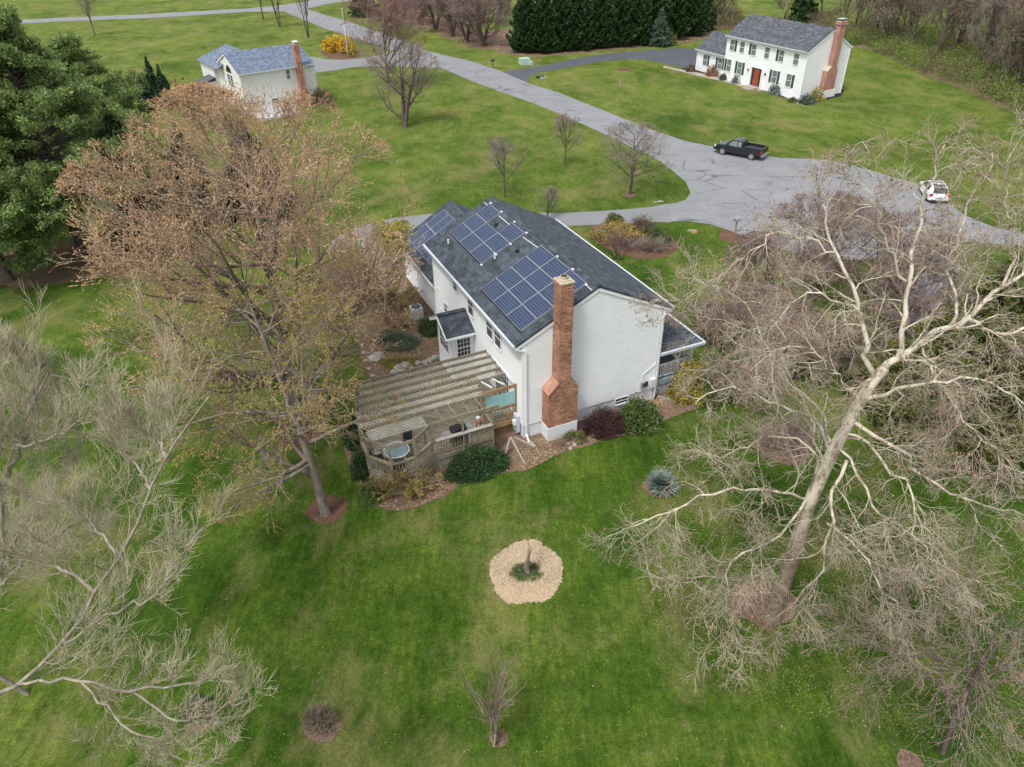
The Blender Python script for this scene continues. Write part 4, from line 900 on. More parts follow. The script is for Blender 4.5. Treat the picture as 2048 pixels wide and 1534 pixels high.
for s_ in (-1, 1): MB().box(1.0, 1.16, s_ * .88, s_ * 1.04, 1.10, 1.24, 'truck').build('mirror', TR, bevel=.02)
for x in (-1.6, 1.6):
    for s_ in (-1, 1): wheel(TR, x, s_ * .80, .37, .25, s_)
CA = empty('white_hatchback', (38.72, 63.85, 0), math.atan2(.97, .22)); tag(CA, 'white hatchback car parked at the edge of the cul-de-sac facing away', 'car')
loft(CA, 'body', [(-2.12, .74, .72, .36, .80), (-1.98, .84, .80, .28, .92), (-.8, .88, .84, .24, .96), (.9, .88, .82, .24, .96), (1.75, .84, .74, .26, .82), (2.08, .70, .60, .30, .64)], 'carwhite', .07)
loft(CA, 'cabin', [(-1.90, .80, .60, .86, 1.04), (-1.45, .81, .60, .86, 1.40), (-.6, .82, .62, .88, 1.50), (.25, .82, .61, .88, 1.46), (1.20, .80, .74, .86, .94)], 'carwhite', .06)
m = MB()
for s_ in (-1, 1):
    m.hexa([(-.15, s_ * .80, .98), (.85, s_ * .80, .97), (.22, s_ * .635, 1.40), (-.12, s_ * .64, 1.42), (-.15, s_ * .835, .98), (.85, s_ * .83, .97), (.22, s_ * .665, 1.40), (-.12, s_ * .67, 1.42)], 'glass')
    m.hexa([(-1.15, s_ * .80, 1.0), (-.22, s_ * .80, .98), (-.20, s_ * .64, 1.42), (-1.05, s_ * .635, 1.38), (-1.15, s_ * .835, 1.0), (-.22, s_ * .835, .98), (-.20, s_ * .67, 1.42), (-1.05, s_ * .665, 1.38)], 'glass')
m.hexa([(-1.50, -.52, 1.37), (-1.50, .52, 1.37), (-1.94, .62, 1.0), (-1.94, -.62, 1.0), (-1.53, -.52, 1.42), (-1.53, .52, 1.42), (-1.98, .62, 1.05), (-1.98, -.62, 1.05)], 'glass')
m.hexa([(.32, -.54, 1.45), (.32, .54, 1.45), (1.12, .64, .96), (1.12, -.64, .96), (.34, -.54, 1.50), (.34, .54, 1.50), (1.15, .64, 1.01), (1.15, -.64, 1.01)], 'glass'); m.build('window', CA)
MB().hexa([(-1.40, -.50, 1.40), (-.2, -.52, 1.47), (-.2, .52, 1.47), (-1.40, .50, 1.40), (-1.40, -.48, 1.44), (-.2, -.5, 1.513), (-.2, .5, 1.513), (-1.40, .48, 1.44)], 'screen').build('sunroof', CA)
for s_ in (-1, 1):
    MB().box(-2.12, -1.92, s_ * .58, s_ * .84, .74, .94, 'redlens').build('tail_light', CA); MB().box(1.82, 2.04, s_ * .42, s_ * .70, .56, .70, 'clearlens').build('headlight', CA)
    MB().box(.62, .78, s_ * .84, s_ * 1.0, .94, 1.06, 'carwhite').build('mirror', CA, bevel=.02)
MB().box(-2.16, -2.0, -.7, .7, .2, .34, 'black').build('rear_bumper', CA)
for x in (-1.28, 1.28):
    for s_ in (-1, 1): wheel(CA, x, s_ * .78, .31, .20, s_)
MB().box(-2.135, -2.11, -.24, .24, .5, .62, 'alu').build('licence_plate', CA)

CA.scale = (1, 1, .94)
# ------------------------------------------------------------------ street furniture
def mailbox(u, v, rz, pm, bmat, h, lab, arm=.35, plan='T'):
    g_ = G(u, v); o = empty('mailbox', (g_[0], g_[1], 0), rz); tag(o, lab, 'mailbox')
    if plan == 'T':
        MB().box(-.06, .06, -.06, .06, 0, h, pm).build('post', o)
        m = MB(); m.prism([(-.11, 0), (.11, 0), (.11, .14), (.06, .22), (-.06, .22), (-.11, .14)], 'x', -.02, .5, bmat); q = m.build('box', o); q.location = (.06, 0, h - .28 if arm else h)
        MB().box(.06, .55, -.04, .04, h - .36, h - .29, pm).build('arm', o)
    else:
        MB().box(-.05, .05, -.05, .05, 0, h, pm).build('post', o)
        m = MB(); m.prism([(-.14, 0), (.14, 0), (.14, .18), (.08, .28), (-.08, .28), (-.14, .18)], 'x', -.3, .3, bmat); q = m.build('box', o); q.location = (0, 0, h)
    return o
mailbox(1470, 466, .5, 'wood_grey', 'alu', 1.05, 'weathered mailbox on a wooden post in a mulch ring by the driveway', plan='B')
mailbox(867, 133, 0.0, 'white', 'rust', 1.55, 'brown mailbox hung on a tall white post left of the road')
mailbox(986, 136, 0.3, 'dark', 'dark', 1.0, 'dark grey mailbox on a thin post at the dark driveway mouth', plan='B')
mailbox(1896, 575, 2.2, 'gutter', 'gutter', 1.3, 'pale grey mailbox on a pale post under the sycamore twigs', plan='B')
m = MB(); m.cyl((0, 0, 0), (0, 0, 7.2), .05, 'white', 10, .03); o = m.build('flagpole'); g_ = G(696, 112); o.location = (g_[0], g_[1], 0); q = MB(); q.cyl((0, 0, 7.2), (0, 0, 7.35), .08, 'white', 10); q.build('finial', o); tag(o, 'tall white flagpole in the bed with yellow forsythia', 'flagpole')
for (u, v, sx, sy, h, lab) in ((1049, 129, .8, .7, 1.0, 'largest pale green utility box by the hedge'), (1057, 129, .25, .2, .95, 'narrow white green utility pedestal in the middle of three'), (1062, 130, .25, .25, .6, 'smallest pale green utility pedestal right of the other two')):
    g_ = G(u, v); m = MB(); m.box(-sx, sx, -sy, sy, 0, h, 'utility'); o = m.build('utility_box', bevel=.04); o.location = (g_[0], g_[1], 0); o.rotation_euler = (0, 0, .3); tag(o, lab, 'utility box')
g_ = G(1884, 496); TB = empty('wheeled_bin', (g_[0], g_[1], 0), .4); tag(TB, 'dark green wheeled bin standing at the road edge', 'bin')
MB().hexa([(-.24, -.26, .05), (.24, -.26, .05), (.24, .26, .05), (-.24, .26, .05), (-.30, -.33, .95), (.30, -.33, .95), (.30, .33, .95), (-.30, .33, .95)], 'bin').build('body', TB); MB().hexa([(-.32, -.35, .95), (.32, -.35, .95), (.32, .36, .95), (-.32, .36, .95), (-.26, -.30, 1.05), (.26, -.30, 1.05), (.26, .36, 1.08), (-.26, .36, 1.08)], 'bin').build('lid', TB)
for s_ in (-1, 1): m = MB(); m.cyl((s_ * .25, .27, .1), (s_ * .31, .27, .1), .1, 'tyre', 12); m.build('wheel', TB)
g_ = G(1241, 172); m = MB(); m.cyl((0, 0, 0), (0, 0, .75), .13, 'wood_grey', 8); m.cyl((0, 0, .75), (0, 0, .8), .15, 'wood_new', 8); o = m.build('wooden_stake'); o.location = g_; tag(o, 'short brown stake standing alone in the far lawn', 'stake')
CU = empty('culvert', G(1080, 156), -.4); tag(CU, 'dark culvert pipe end with small stones beside the dark driveway', 'culvert')
m = MB(); m.cyl((-.6, 0, .2), (.5, 0, .2), .24, 'dark', 14); m.build('pipe', CU); m = MB(); m.box(.2, .9, -.5, -.3, 0, .2, 'stone'); m.box(.2, .9, .3, .5, 0, .18, 'stone'); m.build('headwall', CU)
g_ = G(1388, 464); m = MB(); m.cyl((0, 0, 0), (0, 0, .14), .32, 'wood_new', 10, .26); m.box(-.5, .1, .1, .3, 0, .1, 'wood_grey'); o = m.build('tree_stump'); o.location = g_; tag(o, 'low reddish cut stump in the lawn beside the driveway', 'stump')
g_ = G(1318, 405); m = MB(); m.beam((-.5, 0, .05), (.4, .1, .06), .07, .06, 'lattice'); m.beam((0, .05, .06), (.2, .4, .05), .05, .05, 'lattice'); o = m.build('fallen_branch'); o.location = g_; tag(o, 'pale fallen branch on the lawn near the driveway mouth', 'branch')
BN = empty('garden_bench', G(665, 103), .15); tag(BN, 'low dark garden bench in front of the yellow forsythia', 'bench')
MB().box(-1.2, 1.2, -.2, .25, .42, .48, 'lattice').build('seat', BN); MB().box(-1.2, 1.2, .28, .34, .5, 1.0, 'dark').build('backrest', BN)
for x in (-1.1, 1.1): MB().box(x - .04, x + .04, -.2, .3, 0, .42, 'dark').build('leg', BN)
g_ = G(702, 112); m = MB(); m.cyl((0, 0, 0), (0, 0, .55), .5, 'forsythia', 8, .2); m.cyl((.4, 0, 0), (.4, 0, .4), .35, 'forsythia', 7, .1)
bpy.data.meshes.remove(bpy.data.meshes.new('x'))
#PLANTS

# ------------------------------------------------------------------ plants: numpy branch grower
def resample(pts, k):
    p = np.array(pts, float); 
    # Catmull-Rom through the waypoints
    q = np.vstack([2 * p[0] - p[1], p, 2 * p[-1] - p[-2]]); out = []
    for i in range(1, len(q) - 2):
        for t in np.linspace(0, 1, 12, endpoint=False):
            a, b, c, d = q[i - 1], q[i], q[i + 1], q[i + 2]; out.append(.5 * (2 * b + (c - a) * t + (2 * a - 5 * b + 4 * c - d) * t * t + (3 * b - a - 3 * c + d) * t ** 3))
    out.append(p[-1]); out = np.array(out); L = np.r_[0, np.cumsum(np.linalg.norm(np.diff(out, axis=0), axis=1))]
    s = np.linspace(0, L[-1], k + 1); return np.stack([np.interp(s, L, out[:, j]) for j in range(3)], 1)
def grow(start, d, L, k, wob, trop, rng):
    N = len(start); P = np.zeros((N, k + 1, 3)); P[:, 0] = start; d = norm(d); trop = np.asarray(trop, float)
    for i in range(k):
        d = norm(d + rng.normal(0, wob, (N, 3)) + trop); P[:, i + 1] = P[:, i] + d * (L / k)[:, None]
    return P
def spawn(P, R, m, lo, hi, Ls, ang, k, wob, trop, rng, rr=(.55, .25), env=None, lt=.5, flatten=0, rmin=.004):
    """m children on each polyline of P (N,k+1,3) with radii R (N,k+1)"""
    N, K, _ = P.shape; t = (rng.uniform(0, 1, (N, m)) + np.arange(m)) / m * (hi - lo) + lo
    x = t * (K - 1); i = np.minimum(x.astype(int), K - 2); f = (x - i)[..., None]; ii = np.arange(N)[:, None]
    A = P[ii, i]; B = P[ii, i + 1]; S = A * (1 - f) + B * f; T = norm(B - A); r = R[ii, i] * (1 - f[..., 0]) + R[ii, i + 1] * f[..., 0]
    S = S.reshape(-1, 3); T = T.reshape(-1, 3); r = r.ravel(); tt = t.ravel()
    q = norm(np.cross(T, rng.normal(0, 1, T.shape)))
    if flatten: q[:, 2] *= (1 - flatten); q = norm(q)
    a = rng.uniform(ang[0], ang[1], len(S))[:, None]; d = T * np.cos(a) + q * np.sin(a)
    PL = np.linalg.norm(np.diff(P, axis=1), axis=2).sum(1)
    L = (Ls if np.isscalar(Ls) else Ls[0] + Ls[1] * np.repeat(PL, m)) * (1 - lt * tt) * rng.uniform(.65, 1.25, len(S))
    if env is not None:
        for _ in range(3): L = np.where(env(S + norm(d) * L[:, None]), L, L * .6)
    Q = grow(S, d, L, k, wob, trop, rng); r0 = np.maximum(r * rr[0], rmin)
    return Q, np.linspace(1, rr[1], k + 1)[None] * r0[:, None]
def tubes(P, R, n):
    N, K, _ = P.shape; T = np.gradient(P, axis=1); T = norm(T)
    ref = np.where(np.abs(T.mean(1)[:, 2:3]) > .8, np.array([[1., 0, 0]]), np.array([[0, 0, 1.]]))[:, None]
    X = norm(np.cross(T, np.broadcast_to(ref, T.shape))); Yv = np.cross(T, X); a = np.arange(n) * 2 * math.pi / n
    V = P[:, :, None] + R[:, :, None, None] * (X[:, :, None] * np.cos(a)[None, None, :, None] + Yv[:, :, None] * np.sin(a)[None, None, :, None])
    idx = np.arange(N * K * n).reshape(N, K, n); a0 = idx[:, :-1]; b0 = idx[:, 1:]
    Q = np.stack([a0, np.roll(a0, -1, 2), np.roll(b0, -1, 2), b0], -1).reshape(-1, 4); return V.reshape(-1, 3), Q
def merge(parts):
    V = []; Q = []; k = 0
    for v, q in parts: V.append(v); Q.append(q + k); k += len(v)
    return np.vstack(V), np.vstack(Q)
def quads(C, s, rng, aspect=1.0, dirs=None, tilt=1.0, droop=0):
    """small leaf shaped faces; s (N,) length"""
    N = len(C); a = norm(rng.normal(0, 1, (N, 3)) * tilt + (dirs if dirs is not None else 0)); b = norm(np.cross(a, rng.normal(0, 1, (N, 3)))); s = np.broadcast_to(s, (N,))[:, None]
    V = np.stack([C - a * s * .5, C + b * s * .5 * aspect, C + a * s * .5, C - b * s * .5 * aspect], 1).reshape(-1, 3); return V, np.arange(4 * N).reshape(-1, 4)
def mobj(name, parts, mat, parent=None, smooth=False):
    V, Q = merge(parts); me = fast_mesh(name, V, Q); me.materials.append(M[mat])
    if smooth: me.polygons.foreach_set('use_smooth', np.ones(len(Q), dtype=bool))
    return link(name, me, parent)
def onpts(P, n, rng, lo=.2, hi=1.0):
    N, K, _ = P.shape; j = rng.integers(0, N, n); t = rng.uniform(lo, hi, n) * (K - 1); i = np.minimum(t.astype(int), K - 2); f = (t - i)[:, None]
    return P[j, i] * (1 - f) + P[j, i + 1] * f
def radii(P, r0, r1, pw=1.0):
    N, K, _ = P.shape; t = np.linspace(0, 1, K) ** pw; r0 = np.broadcast_to(r0, (N,)); r1 = np.broadcast_to(r1, (N,)); return r0[:, None] * (1 - t) + r1[:, None] * t
def copy_tree(o, loc, rz, sc, label, group=None, cat=None):
    r = o.copy(); COL.objects.link(r); r.location = loc; r.rotation_euler = (0, 0, rz); r.scale = (sc, sc, sc) if np.isscalar(sc) else sc; r['label'] = label
    if group: r['group'] = group
    for ch in o.children:
        c = ch.copy(); COL.objects.link(c); c.parent = r
    return r

# ---- generic bare tree: trunk + limbs to an ellipsoid crown
def bare_tree(name, loc, h, cr, cz, crz, seed, bark, twig, fork=.25, limbs=14, m2=7, m3=7, m4=5, r=.2, tw=.008, bud=None, nb=0, bs=.05, label=None, cat='tree', group=None,
              lean=(0, 0), multi=1, up=.06, spread=(.5, 1.0), off=(0, 0), m5=0, sc3=1.0):
    rng = np.random.default_rng(seed); o = empty(name, loc); tag(o, label, cat, group)
    env = lambda X: (((X[:, 0] - off[0]) / cr) ** 2 + ((X[:, 1] - off[1]) / cr) ** 2 + ((X[:, 2] - cz) / crz) ** 2) < 1
    tr = []
    for i in range(multi):
        a = rng.uniform(0, 6.28); e = .0 if multi == 1 else rng.uniform(.25, .5) * cr
        top = np.array([lean[0] + off[0] * .8 + e * math.cos(a), lean[1] + off[1] * .8 + e * math.sin(a), h * (.9 if multi == 1 else rng.uniform(.75, .9))])
        b0 = np.array([0, 0, 0]) if multi == 1 else np.array([.5 * r * math.cos(a), .5 * r * math.sin(a), 0]); mid = b0 * .6 + top * .4 + rng.normal(0, .015 * h, 3)
        if multi > 1: mid[:2] = b0[:2] * .5 + top[:2] * .32
        tr.append(resample([b0, mid, top], 12))
    T = np.array(tr); RT_ = radii(T, r if multi == 1 else r * .7, r * .12, .85); parts = [tubes(T, RT_, 8)]
    nl = max(2, limbs // multi); st, sr_ = spawn(T, RT_, nl, fork, .97, 1.0, spread, 8, .07, (0, 0, up), rng, (.62, .16), None, 0)
    # stretch each limb towards the crown surface
    d = norm(st[:, 1] - st[:, 0]); L = np.zeros(len(d))
    for k in range(60):
        inside = env(st[:, 0] + d * (L + cr * .05)[:, None] + np.array([0, 0, up * 3]) * (L / cr)[:, None]); L = np.where(inside | (L < cr * .25), L + cr * .04, L)
    L *= rng.uniform(.8, 1.05, len(L)); P1 = grow(st[:, 0], d, L, 8, .09, (0, 0, up), rng); R1 = radii(P1, sr_[:, 0], np.maximum(sr_[:, 0] * .14, tw)); parts.append(tubes(P1, R1, 6))
    P2, R2 = spawn(P1, R1, m2, .15, .97, (.10 * cr, .42), (.4, .95), 6, .11, (0, 0, up * .8), rng, (.55, .2), env, .45, rmin=tw * 1.6); parts.append(tubes(P2, R2, 4))
    trunk = mobj('trunk', parts, bark, o, True)
    P3, R3 = spawn(P2, R2, m3, .12, 1, (.07 * cr * sc3, .40), (.35, .95), 3, .12, (0, 0, up * .8), rng, (.6, .35), env, .35, rmin=tw * 1.15)
    P4, R4 = spawn(P3, R3, m4, .15, 1, (.03 * cr * sc3, .50), (.3, .9), 2, .12, (0, 0, up), rng, (.7, .5), env, .3, rmin=tw); tp = [tubes(P3, R3, 3), tubes(P4, R4, 3)]; last = P4
    if m5:
        P5, R5 = spawn(P4, R4, m5, .2, 1, (.02 * cr, .6), (.3, .9), 2, .12, (0, 0, up), rng, (.8, .5), env, .3, rmin=tw * .8); tp.append(tubes(P5, R5, 3)); last = P5
    mobj('twigs', tp, twig, o)
    if bud:
        C = np.vstack([onpts(last, int(nb * .75), rng), onpts(P3, nb - int(nb * .75), rng)]); mobj('buds', [quads(C, rng.uniform(.6, 1.3, len(C)) * bs, rng, .6)], bud, o)
    return o

def dome(n, rx, ry, rz, rng, fill=.35, cz=0):
    d = norm(rng.normal(0, 1, (n, 3))); d[:, 2] = np.abs(d[:, 2]) * 1.0 - .12; rr = rng.uniform(fill, 1, n) ** .5
    return d * np.array([rx, ry, rz]) * rr[:, None] + np.array([0, 0, cz])
def shrub(name, loc, rx, ry, rz, n, leaf, mat, seed, label, cat='shrub', group=None, twig='twig_brown', stems=26, clump=60, aspect=.5, up=0.4, lump=.22, rot=0, cf=.35, tilt=1.0, bud=None, nb=0, bs=.05, fill=.35):
    rng = np.random.default_rng(seed); o = empty(name, loc, rot); tag(o, label, cat, group)
    Cn = dome(clump, rx * (1 - lump * .6), ry * (1 - lump * .6), rz * (1 - lump * .5), rng, fill, 0); Cn[:, 2] = np.maximum(Cn[:, 2], rz * .06)
    j = rng.integers(0, clump, n); out = norm(Cn[j] + np.array([0, 0, rz * .2])); C = Cn[j] + rng.normal(0, 1, (n, 3)) * np.array([rx, ry, rz]) * lump * .55; C[:, 2] = np.abs(C[:, 2]) + .02
    S = np.zeros((stems, 3)); S[:, :2] = rng.normal(0, .12, (stems, 2)) * min(rx, ry); tgt = dome(stems, rx * .85, ry * .85, rz * .85, rng, .7); d = tgt - S; L = np.linalg.norm(d, axis=1); P = grow(S, d, L, 5, .08, (0, 0, .02), rng); R = radii(P, .018 + .01 * rz, .006)
    P2, R2 = spawn(P, R, 6, .25, 1, (.05, .35), (.3, .9), 3, .1, (0, 0, .05), rng, (.6, .5), rmin=.004)
    mobj('stems', [tubes(P, R, 4), tubes(P2, R2, 3)], twig, o)
    if n: mobj('foliage', [quads(C, rng.uniform(.6, 1.3, n) * leaf, rng, aspect, out * up, tilt)], mat, o)
    if bud:
        B = Cn[rng.integers(0, clump, nb)] + rng.normal(0, 1, (nb, 3)) * np.array([rx, ry, rz]) * lump * .5; B = B * np.array([1, 1, 1]) + np.array([0, 0, rz * .08]); mobj('blossom', [quads(B, rng.uniform(.6, 1.3, nb) * bs, rng, .8)], bud, o)
    return o
def twiggy(name, loc, rx, ry, rz, stems, m2, m3, twig, seed, label, cat='shrub', group=None, tw=.006, bud=None, nb=0, bs=.04, base=.12, up=.03, zmin=.35):
    rng = np.random.default_rng(seed); o = empty(name, loc); tag(o, label, cat, group)
    S = np.zeros((stems, 3)); S[:, :2] = rng.normal(0, base, (stems, 2)) * min(rx, ry); tgt = dome(stems, rx, ry, rz, rng, .75); tgt[:, 2] = np.maximum(tgt[:, 2], rz * zmin); d = tgt - S; L = np.linalg.norm(d, axis=1)
    P = grow(S, d, L, 6, .06, (0, 0, up), rng); R = radii(P, .012 + .008 * rz, tw); P2, R2 = spawn(P, R, m2, .2, 1, (.05, .35), (.25, .8), 3, .1, (0, 0, up), rng, (.6, .5), rmin=tw); P3, R3 = spawn(P2, R2, m3, .2, 1, (.03, .5), (.25, .8), 2, .1, (0, 0, up), rng, (.7, .5), rmin=tw * .8)
    mobj('stems', [tubes(P, R, 4)], twig, o); mobj('twigs', [tubes(P2, R2, 3), tubes(P3, R3, 3)], twig, o)
    if bud: C = onpts(P3, nb, rng); mobj('buds', [quads(C, rng.uniform(.6, 1.3, nb) * bs, rng, .6)], bud, o)
    return o
def conifer(name, loc, h, r, mat, seed, label, group=None, whorls=26, per=9, n=26000, leaf=.22, base=.05, droop=-.05, curve=.8, asp=.35, clump=.28, bark='bark_cherry', tipup=.0, cat='tree'):
    rng = np.random.default_rng(seed); o = empty(name, loc); tag(o, label, cat, group)
    T = resample([(0, 0, 0), (rng.normal(0, .1), rng.normal(0, .1), h * .5), (0, 0, h * .98)], 10)[None]; RT_ = radii(T, .02 * h + .04, .02)
    z = np.repeat(np.linspace(base, .97, whorls) + 0, per) + rng.uniform(-.02, .02, whorls * per); a = rng.uniform(0, 6.28, len(z)); rad = r * np.clip(1 - (np.clip(z, 0, 1)) ** (1 / curve), .04, 1) * rng.uniform(.72, 1.12, len(z)) * (.8 + .2 * np.clip(z / .15, 0, 1))
    S = np.stack([0 * z, 0 * z, z * h], 1); d = np.stack([np.cos(a), np.sin(a), np.full(len(z), .12)], 1); P = grow(S, d, rad, 5, .05, (0, 0, droop), rng); P[:, -1, 2] += tipup * rad; R = radii(P, .012 + rad * .012, .01)
    mobj('trunk', [tubes(T, RT_, 8), tubes(P, R, 4)], bark, o, True)
    wgt = rad / rad.sum(); j = rng.choice(len(P), n, p=wgt); t = np.sqrt(rng.uniform(.06, 1, n)) * 5; i = np.minimum(t.astype(int), 4); f = (t - i)[:, None]; C = P[j, i] * (1 - f) + P[j, i + 1] * f; D = norm(P[j, i + 1] - P[j, i])
    side = norm(np.cross(D, np.array([0, 0, 1.]))); wdt = rad[j] * .30 * (1.15 - t / 5); C = C + side * (rng.uniform(-1, 1, n) * wdt)[:, None] + np.array([0, 0, 1.]) * (rng.normal(0, clump * .35, n))[:, None]
    mobj('foliage', [quads(C, rng.uniform(.6, 1.3, n) * leaf, rng, asp, D * 1.2 + side * 0, .8)], mat, o); return o
def pine(loc, h, r, seed, label, n=60000, base=.12, group='white pines at the left edge'):
    rng = np.random.default_rng(seed); o = empty('pine_tree', loc); tag(o, label, 'tree', group)
    T = resample([(0, 0, 0), (rng.normal(0, .3), rng.normal(0, .3), h * .5), (0, 0, h)], 12)[None]; RT_ = radii(T, .32, .05)
    nl = 150; z = rng.uniform(base, .97, nl) ** .9; a = rng.uniform(0, 6.28, nl); prof = np.sin(np.clip((z - .0) * 1.0, 0, 1) ** .6 * math.pi * .93 + .25); rad = r * np.clip(prof, .18, 1) * rng.uniform(.75, 1.12, nl)
    S = np.stack([0 * z, 0 * z, z * h * .96], 1); d = np.stack([np.cos(a), np.sin(a), np.full(nl, .15)], 1); P1 = grow(S, d, rad, 8, .07, (0, 0, .02), rng); R1 = radii(P1, .05 + rad * .012, .015)
    P2, R2 = spawn(P1, R1, 9, .25, 1, (.25, .26), (.5, 1.0), 4, .08, (0, 0, .08), rng, (.6, .4), None, .45, .6, rmin=.012)
    mobj('trunk', [tubes(T, RT_, 8), tubes(P1, R1, 5), tubes(P2, R2, 3)], 'bark_cherry', o, True)
    # needle puffs sit on the outer half of the shoots and reach upwards
    tips = np.vstack([P2[:, -1], P2[:, -2], P1[:, -1], P2[:, -3][::2]]); m_ = len(tips); j = rng.integers(0, m_, n); dv = norm(rng.normal(0, 1, (n, 3)) + np.array([0, 0, .55])); rr_ = rng.uniform(.05, 1, n) ** .6 * rng.uniform(.30, .62, m_)[j]
    C = tips[j] + dv * rr_[:, None] * np.array([1.15, 1.15, .75]); mobj('needles', [quads(C, rng.uniform(.18, .34, n), rng, .30, dv * .9, .8)], 'pine', o); return o

def snap(paths, trunk=None):
    """join the first point of every limb to the nearest point of the trunk or of an earlier limb"""
    done = [] if trunk is None else [trunk]
    for i, p in enumerate(paths):
        if done:
            q = np.vstack([resample(t, 60) for t in done]); j = np.argmin(np.linalg.norm(q - p[0], axis=1)); dlt = q[j] - p[0]
            wgt = np.clip(1 - np.arange(len(p)) / 5, 0, 1)[:, None]; paths[i] = p + dlt * wgt
        done.append(paths[i])
    return paths
# ---- the big sycamore on the right: waypoints of trunk and main limbs, (u, v, world y)
def way(w_, k=12, base=None): return resample([YP(*q) for q in w_], k)
SY = empty('sycamore_tree', G(1543, 1228)); tag(SY, 'huge pale barked bare sycamore filling the right side with drooping white limbs', 'tree')
base = np.array(SY.location)
rng = np.random.default_rng(11)
trunk_w = [(1543, 1232, 18.25), (1588, 1105, 18.3), (1622, 1000, 18.4), (1678, 880, 18.5), (1745, 762, 18.7), (1770, 735, 18.8)]
TP = way(trunk_w, 16) - base; TP[0, 2] = -.05
TRr = np.interp(np.linspace(0, 1, 17), [0, .06, .4, .7, 1], [.40, .29, .25, .21, .165])
limbs = [ # waypoints, start radius
 ([(1768, 737, 18.8), (1815, 695, 19.2), (1870, 665, 19.8), (1932, 640, 20.3), (1985, 590, 21), (2060, 535, 22), (2140, 440, 23)], .20),
 ([(1790, 715, 19), (1803, 650, 19.5), (1812, 560, 20), (1835, 470, 20.5), (1862, 340, 21), (1880, 290, 21.3)], .15),
 ([(1757, 775, 18.7), (1735, 720, 18.9), (1724, 640, 19.3), (1700, 560, 19.6), (1668, 505, 20), (1640, 420, 20.4), (1625, 350, 20.8)], .15),
 ([(1665, 915, 18.4), (1640, 860, 18.6), (1605, 825, 18.7), (1560, 808, 18.9), (1500, 790, 19), (1430, 785, 19), (1390, 800, 19.2)], .10),
 ([(1680, 905, 18.4), (1668, 870, 18.8), (1640, 815, 19.2), (1575, 760, 19.8), (1540, 700, 20.3), (1480, 600, 21), (1420, 575, 21.5), (1370, 600, 22)], .10),
 ([(1935, 640, 20.3), (1990, 668, 20), (2060, 655, 20), (2150, 690, 20)], .11),
 ([(1735, 800, 18.6), (1790, 785, 18), (1850, 762, 17.5), (1940, 758, 17), (2010, 780, 16.5), (2080, 830, 16)], .11),
 ([(1718, 850, 18.4), (1770, 880, 17.8), (1830, 935, 17.2), (1890, 985, 16.6), (1960, 1005, 16), (2060, 1040, 15.4)], .11),
 ([(1705, 872, 18.3), (1760, 900, 17.4), (1785, 950, 16.6), (1825, 975, 16), (1830, 1060, 15.4), (1870, 1120, 15), (1930, 1160, 14.8)], .08),
 ([(1695, 905, 18.2), (1735, 970, 17.2), (1760, 1030, 16.6), (1775, 1080, 16.2), (1800, 1140, 15.6), (1860, 1190, 15), (1930, 1240, 14.6)], .08),
 ([(1697, 918, 18.1), (1665, 985, 17.2), (1655, 1045, 16.5), (1655, 1090, 16.2), (1650, 1140, 16), (1600, 1190, 15.8), (1545, 1240, 15.6), (1500, 1290, 15.5)], .10),
 ([(1655, 1045, 16.5), (1710, 1090, 15.6), (1760, 1160, 14.8), (1800, 1220, 14.2), (1820, 1280, 14)], .06),
 ([(1608, 1005, 18.3), (1545, 985, 17.8), (1470, 980, 17.2), (1400, 995, 16.8), (1340, 1025, 16.4), (1250, 1060, 16)], .09),
 ([(1600, 1010, 18.3), (1560, 1075, 17.2), (1520, 1095, 16.6), (1462, 1120, 16), (1455, 1200, 15.6), (1447, 1290, 15.4)], .08),
 ([(1590, 1090, 18.2), (1500, 1155, 16.8), (1420, 1158, 16.2), (1330, 1152, 15.8), (1270, 1160, 15.6)], .06),
 ([(1640, 960, 18.5), (1625, 900, 18.4), (1560, 870, 18.8), (1500, 880, 19.2), (1440, 910, 19.6), (1390, 900, 20)], .08),
 ([(1655, 940, 18.6), (1640, 880, 19.4), (1560, 730, 21.5), (1470, 700, 23), (1420, 740, 23.6)], .08),
 ([(1575, 760, 19.8), (1510, 670, 21), (1430, 640, 22), (1370, 600, 23), (1300, 600, 23.5)], .05),
 ([(1900, 655, 20), (1915, 600, 20.6), (1900, 520, 21), (1945, 420, 21.6), (1990, 300, 22)], .09),
 ([(2010, 570, 21.2), (2030, 480, 21.6), (2010, 380, 22), (2030, 280, 22.4)], .08),
 ([(1724, 640, 19.3), (1680, 600, 19.2), (1610, 590, 19), (1560, 640, 18.8), (1520, 700, 18.6)], .07),
 ([(1812, 560, 20), (1770, 480, 20.2), (1745, 380, 20.5), (1740, 290, 20.8)], .07),
 ([(1850, 672, 19.5), (1880, 760, 18.6), (1880, 860, 17.8), (1870, 930, 17.2)], .05),
 ([(1800, 705, 19), (1860, 740, 18), (1930, 830, 16.8), (1985, 900, 16), (2040, 960, 15.4)], .07),
 ([(1745, 760, 18.7), (1690, 770, 17.8), (1620, 700, 17.2), (1570, 690, 16.9), (1500, 740, 16.4)], .06),
 ([(1668, 505, 20), (1600, 470, 20.2), (1540, 470, 20.4), (1480, 520, 20.8), (1420, 560, 21)], .06),
]
K1 = 14; LP = []; LR = []
for w_, r0 in limbs: LP.append(way(w_, K1) - base); LR.append(np.linspace(r0 * .62, r0 * .14, K1 + 1))
LP = np.array(snap(LP, TP[:-1])); LP[:, 1:] += rng.normal(0, .07, LP[:, 1:].shape); LR = np.array(LR)
P2, R2 = spawn(LP, LR, 16, .10, .99, (.8, .19), (.4, 1.15), 9, .20, (0, 0, -.035), rng, (.38, .3), None, .35, rmin=.013)
mobj('trunk', [tubes(TP[None], TRr[None], 14), tubes(LP, LR, 8), tubes(P2, R2, 5)], 'bark_syc', SY, True)
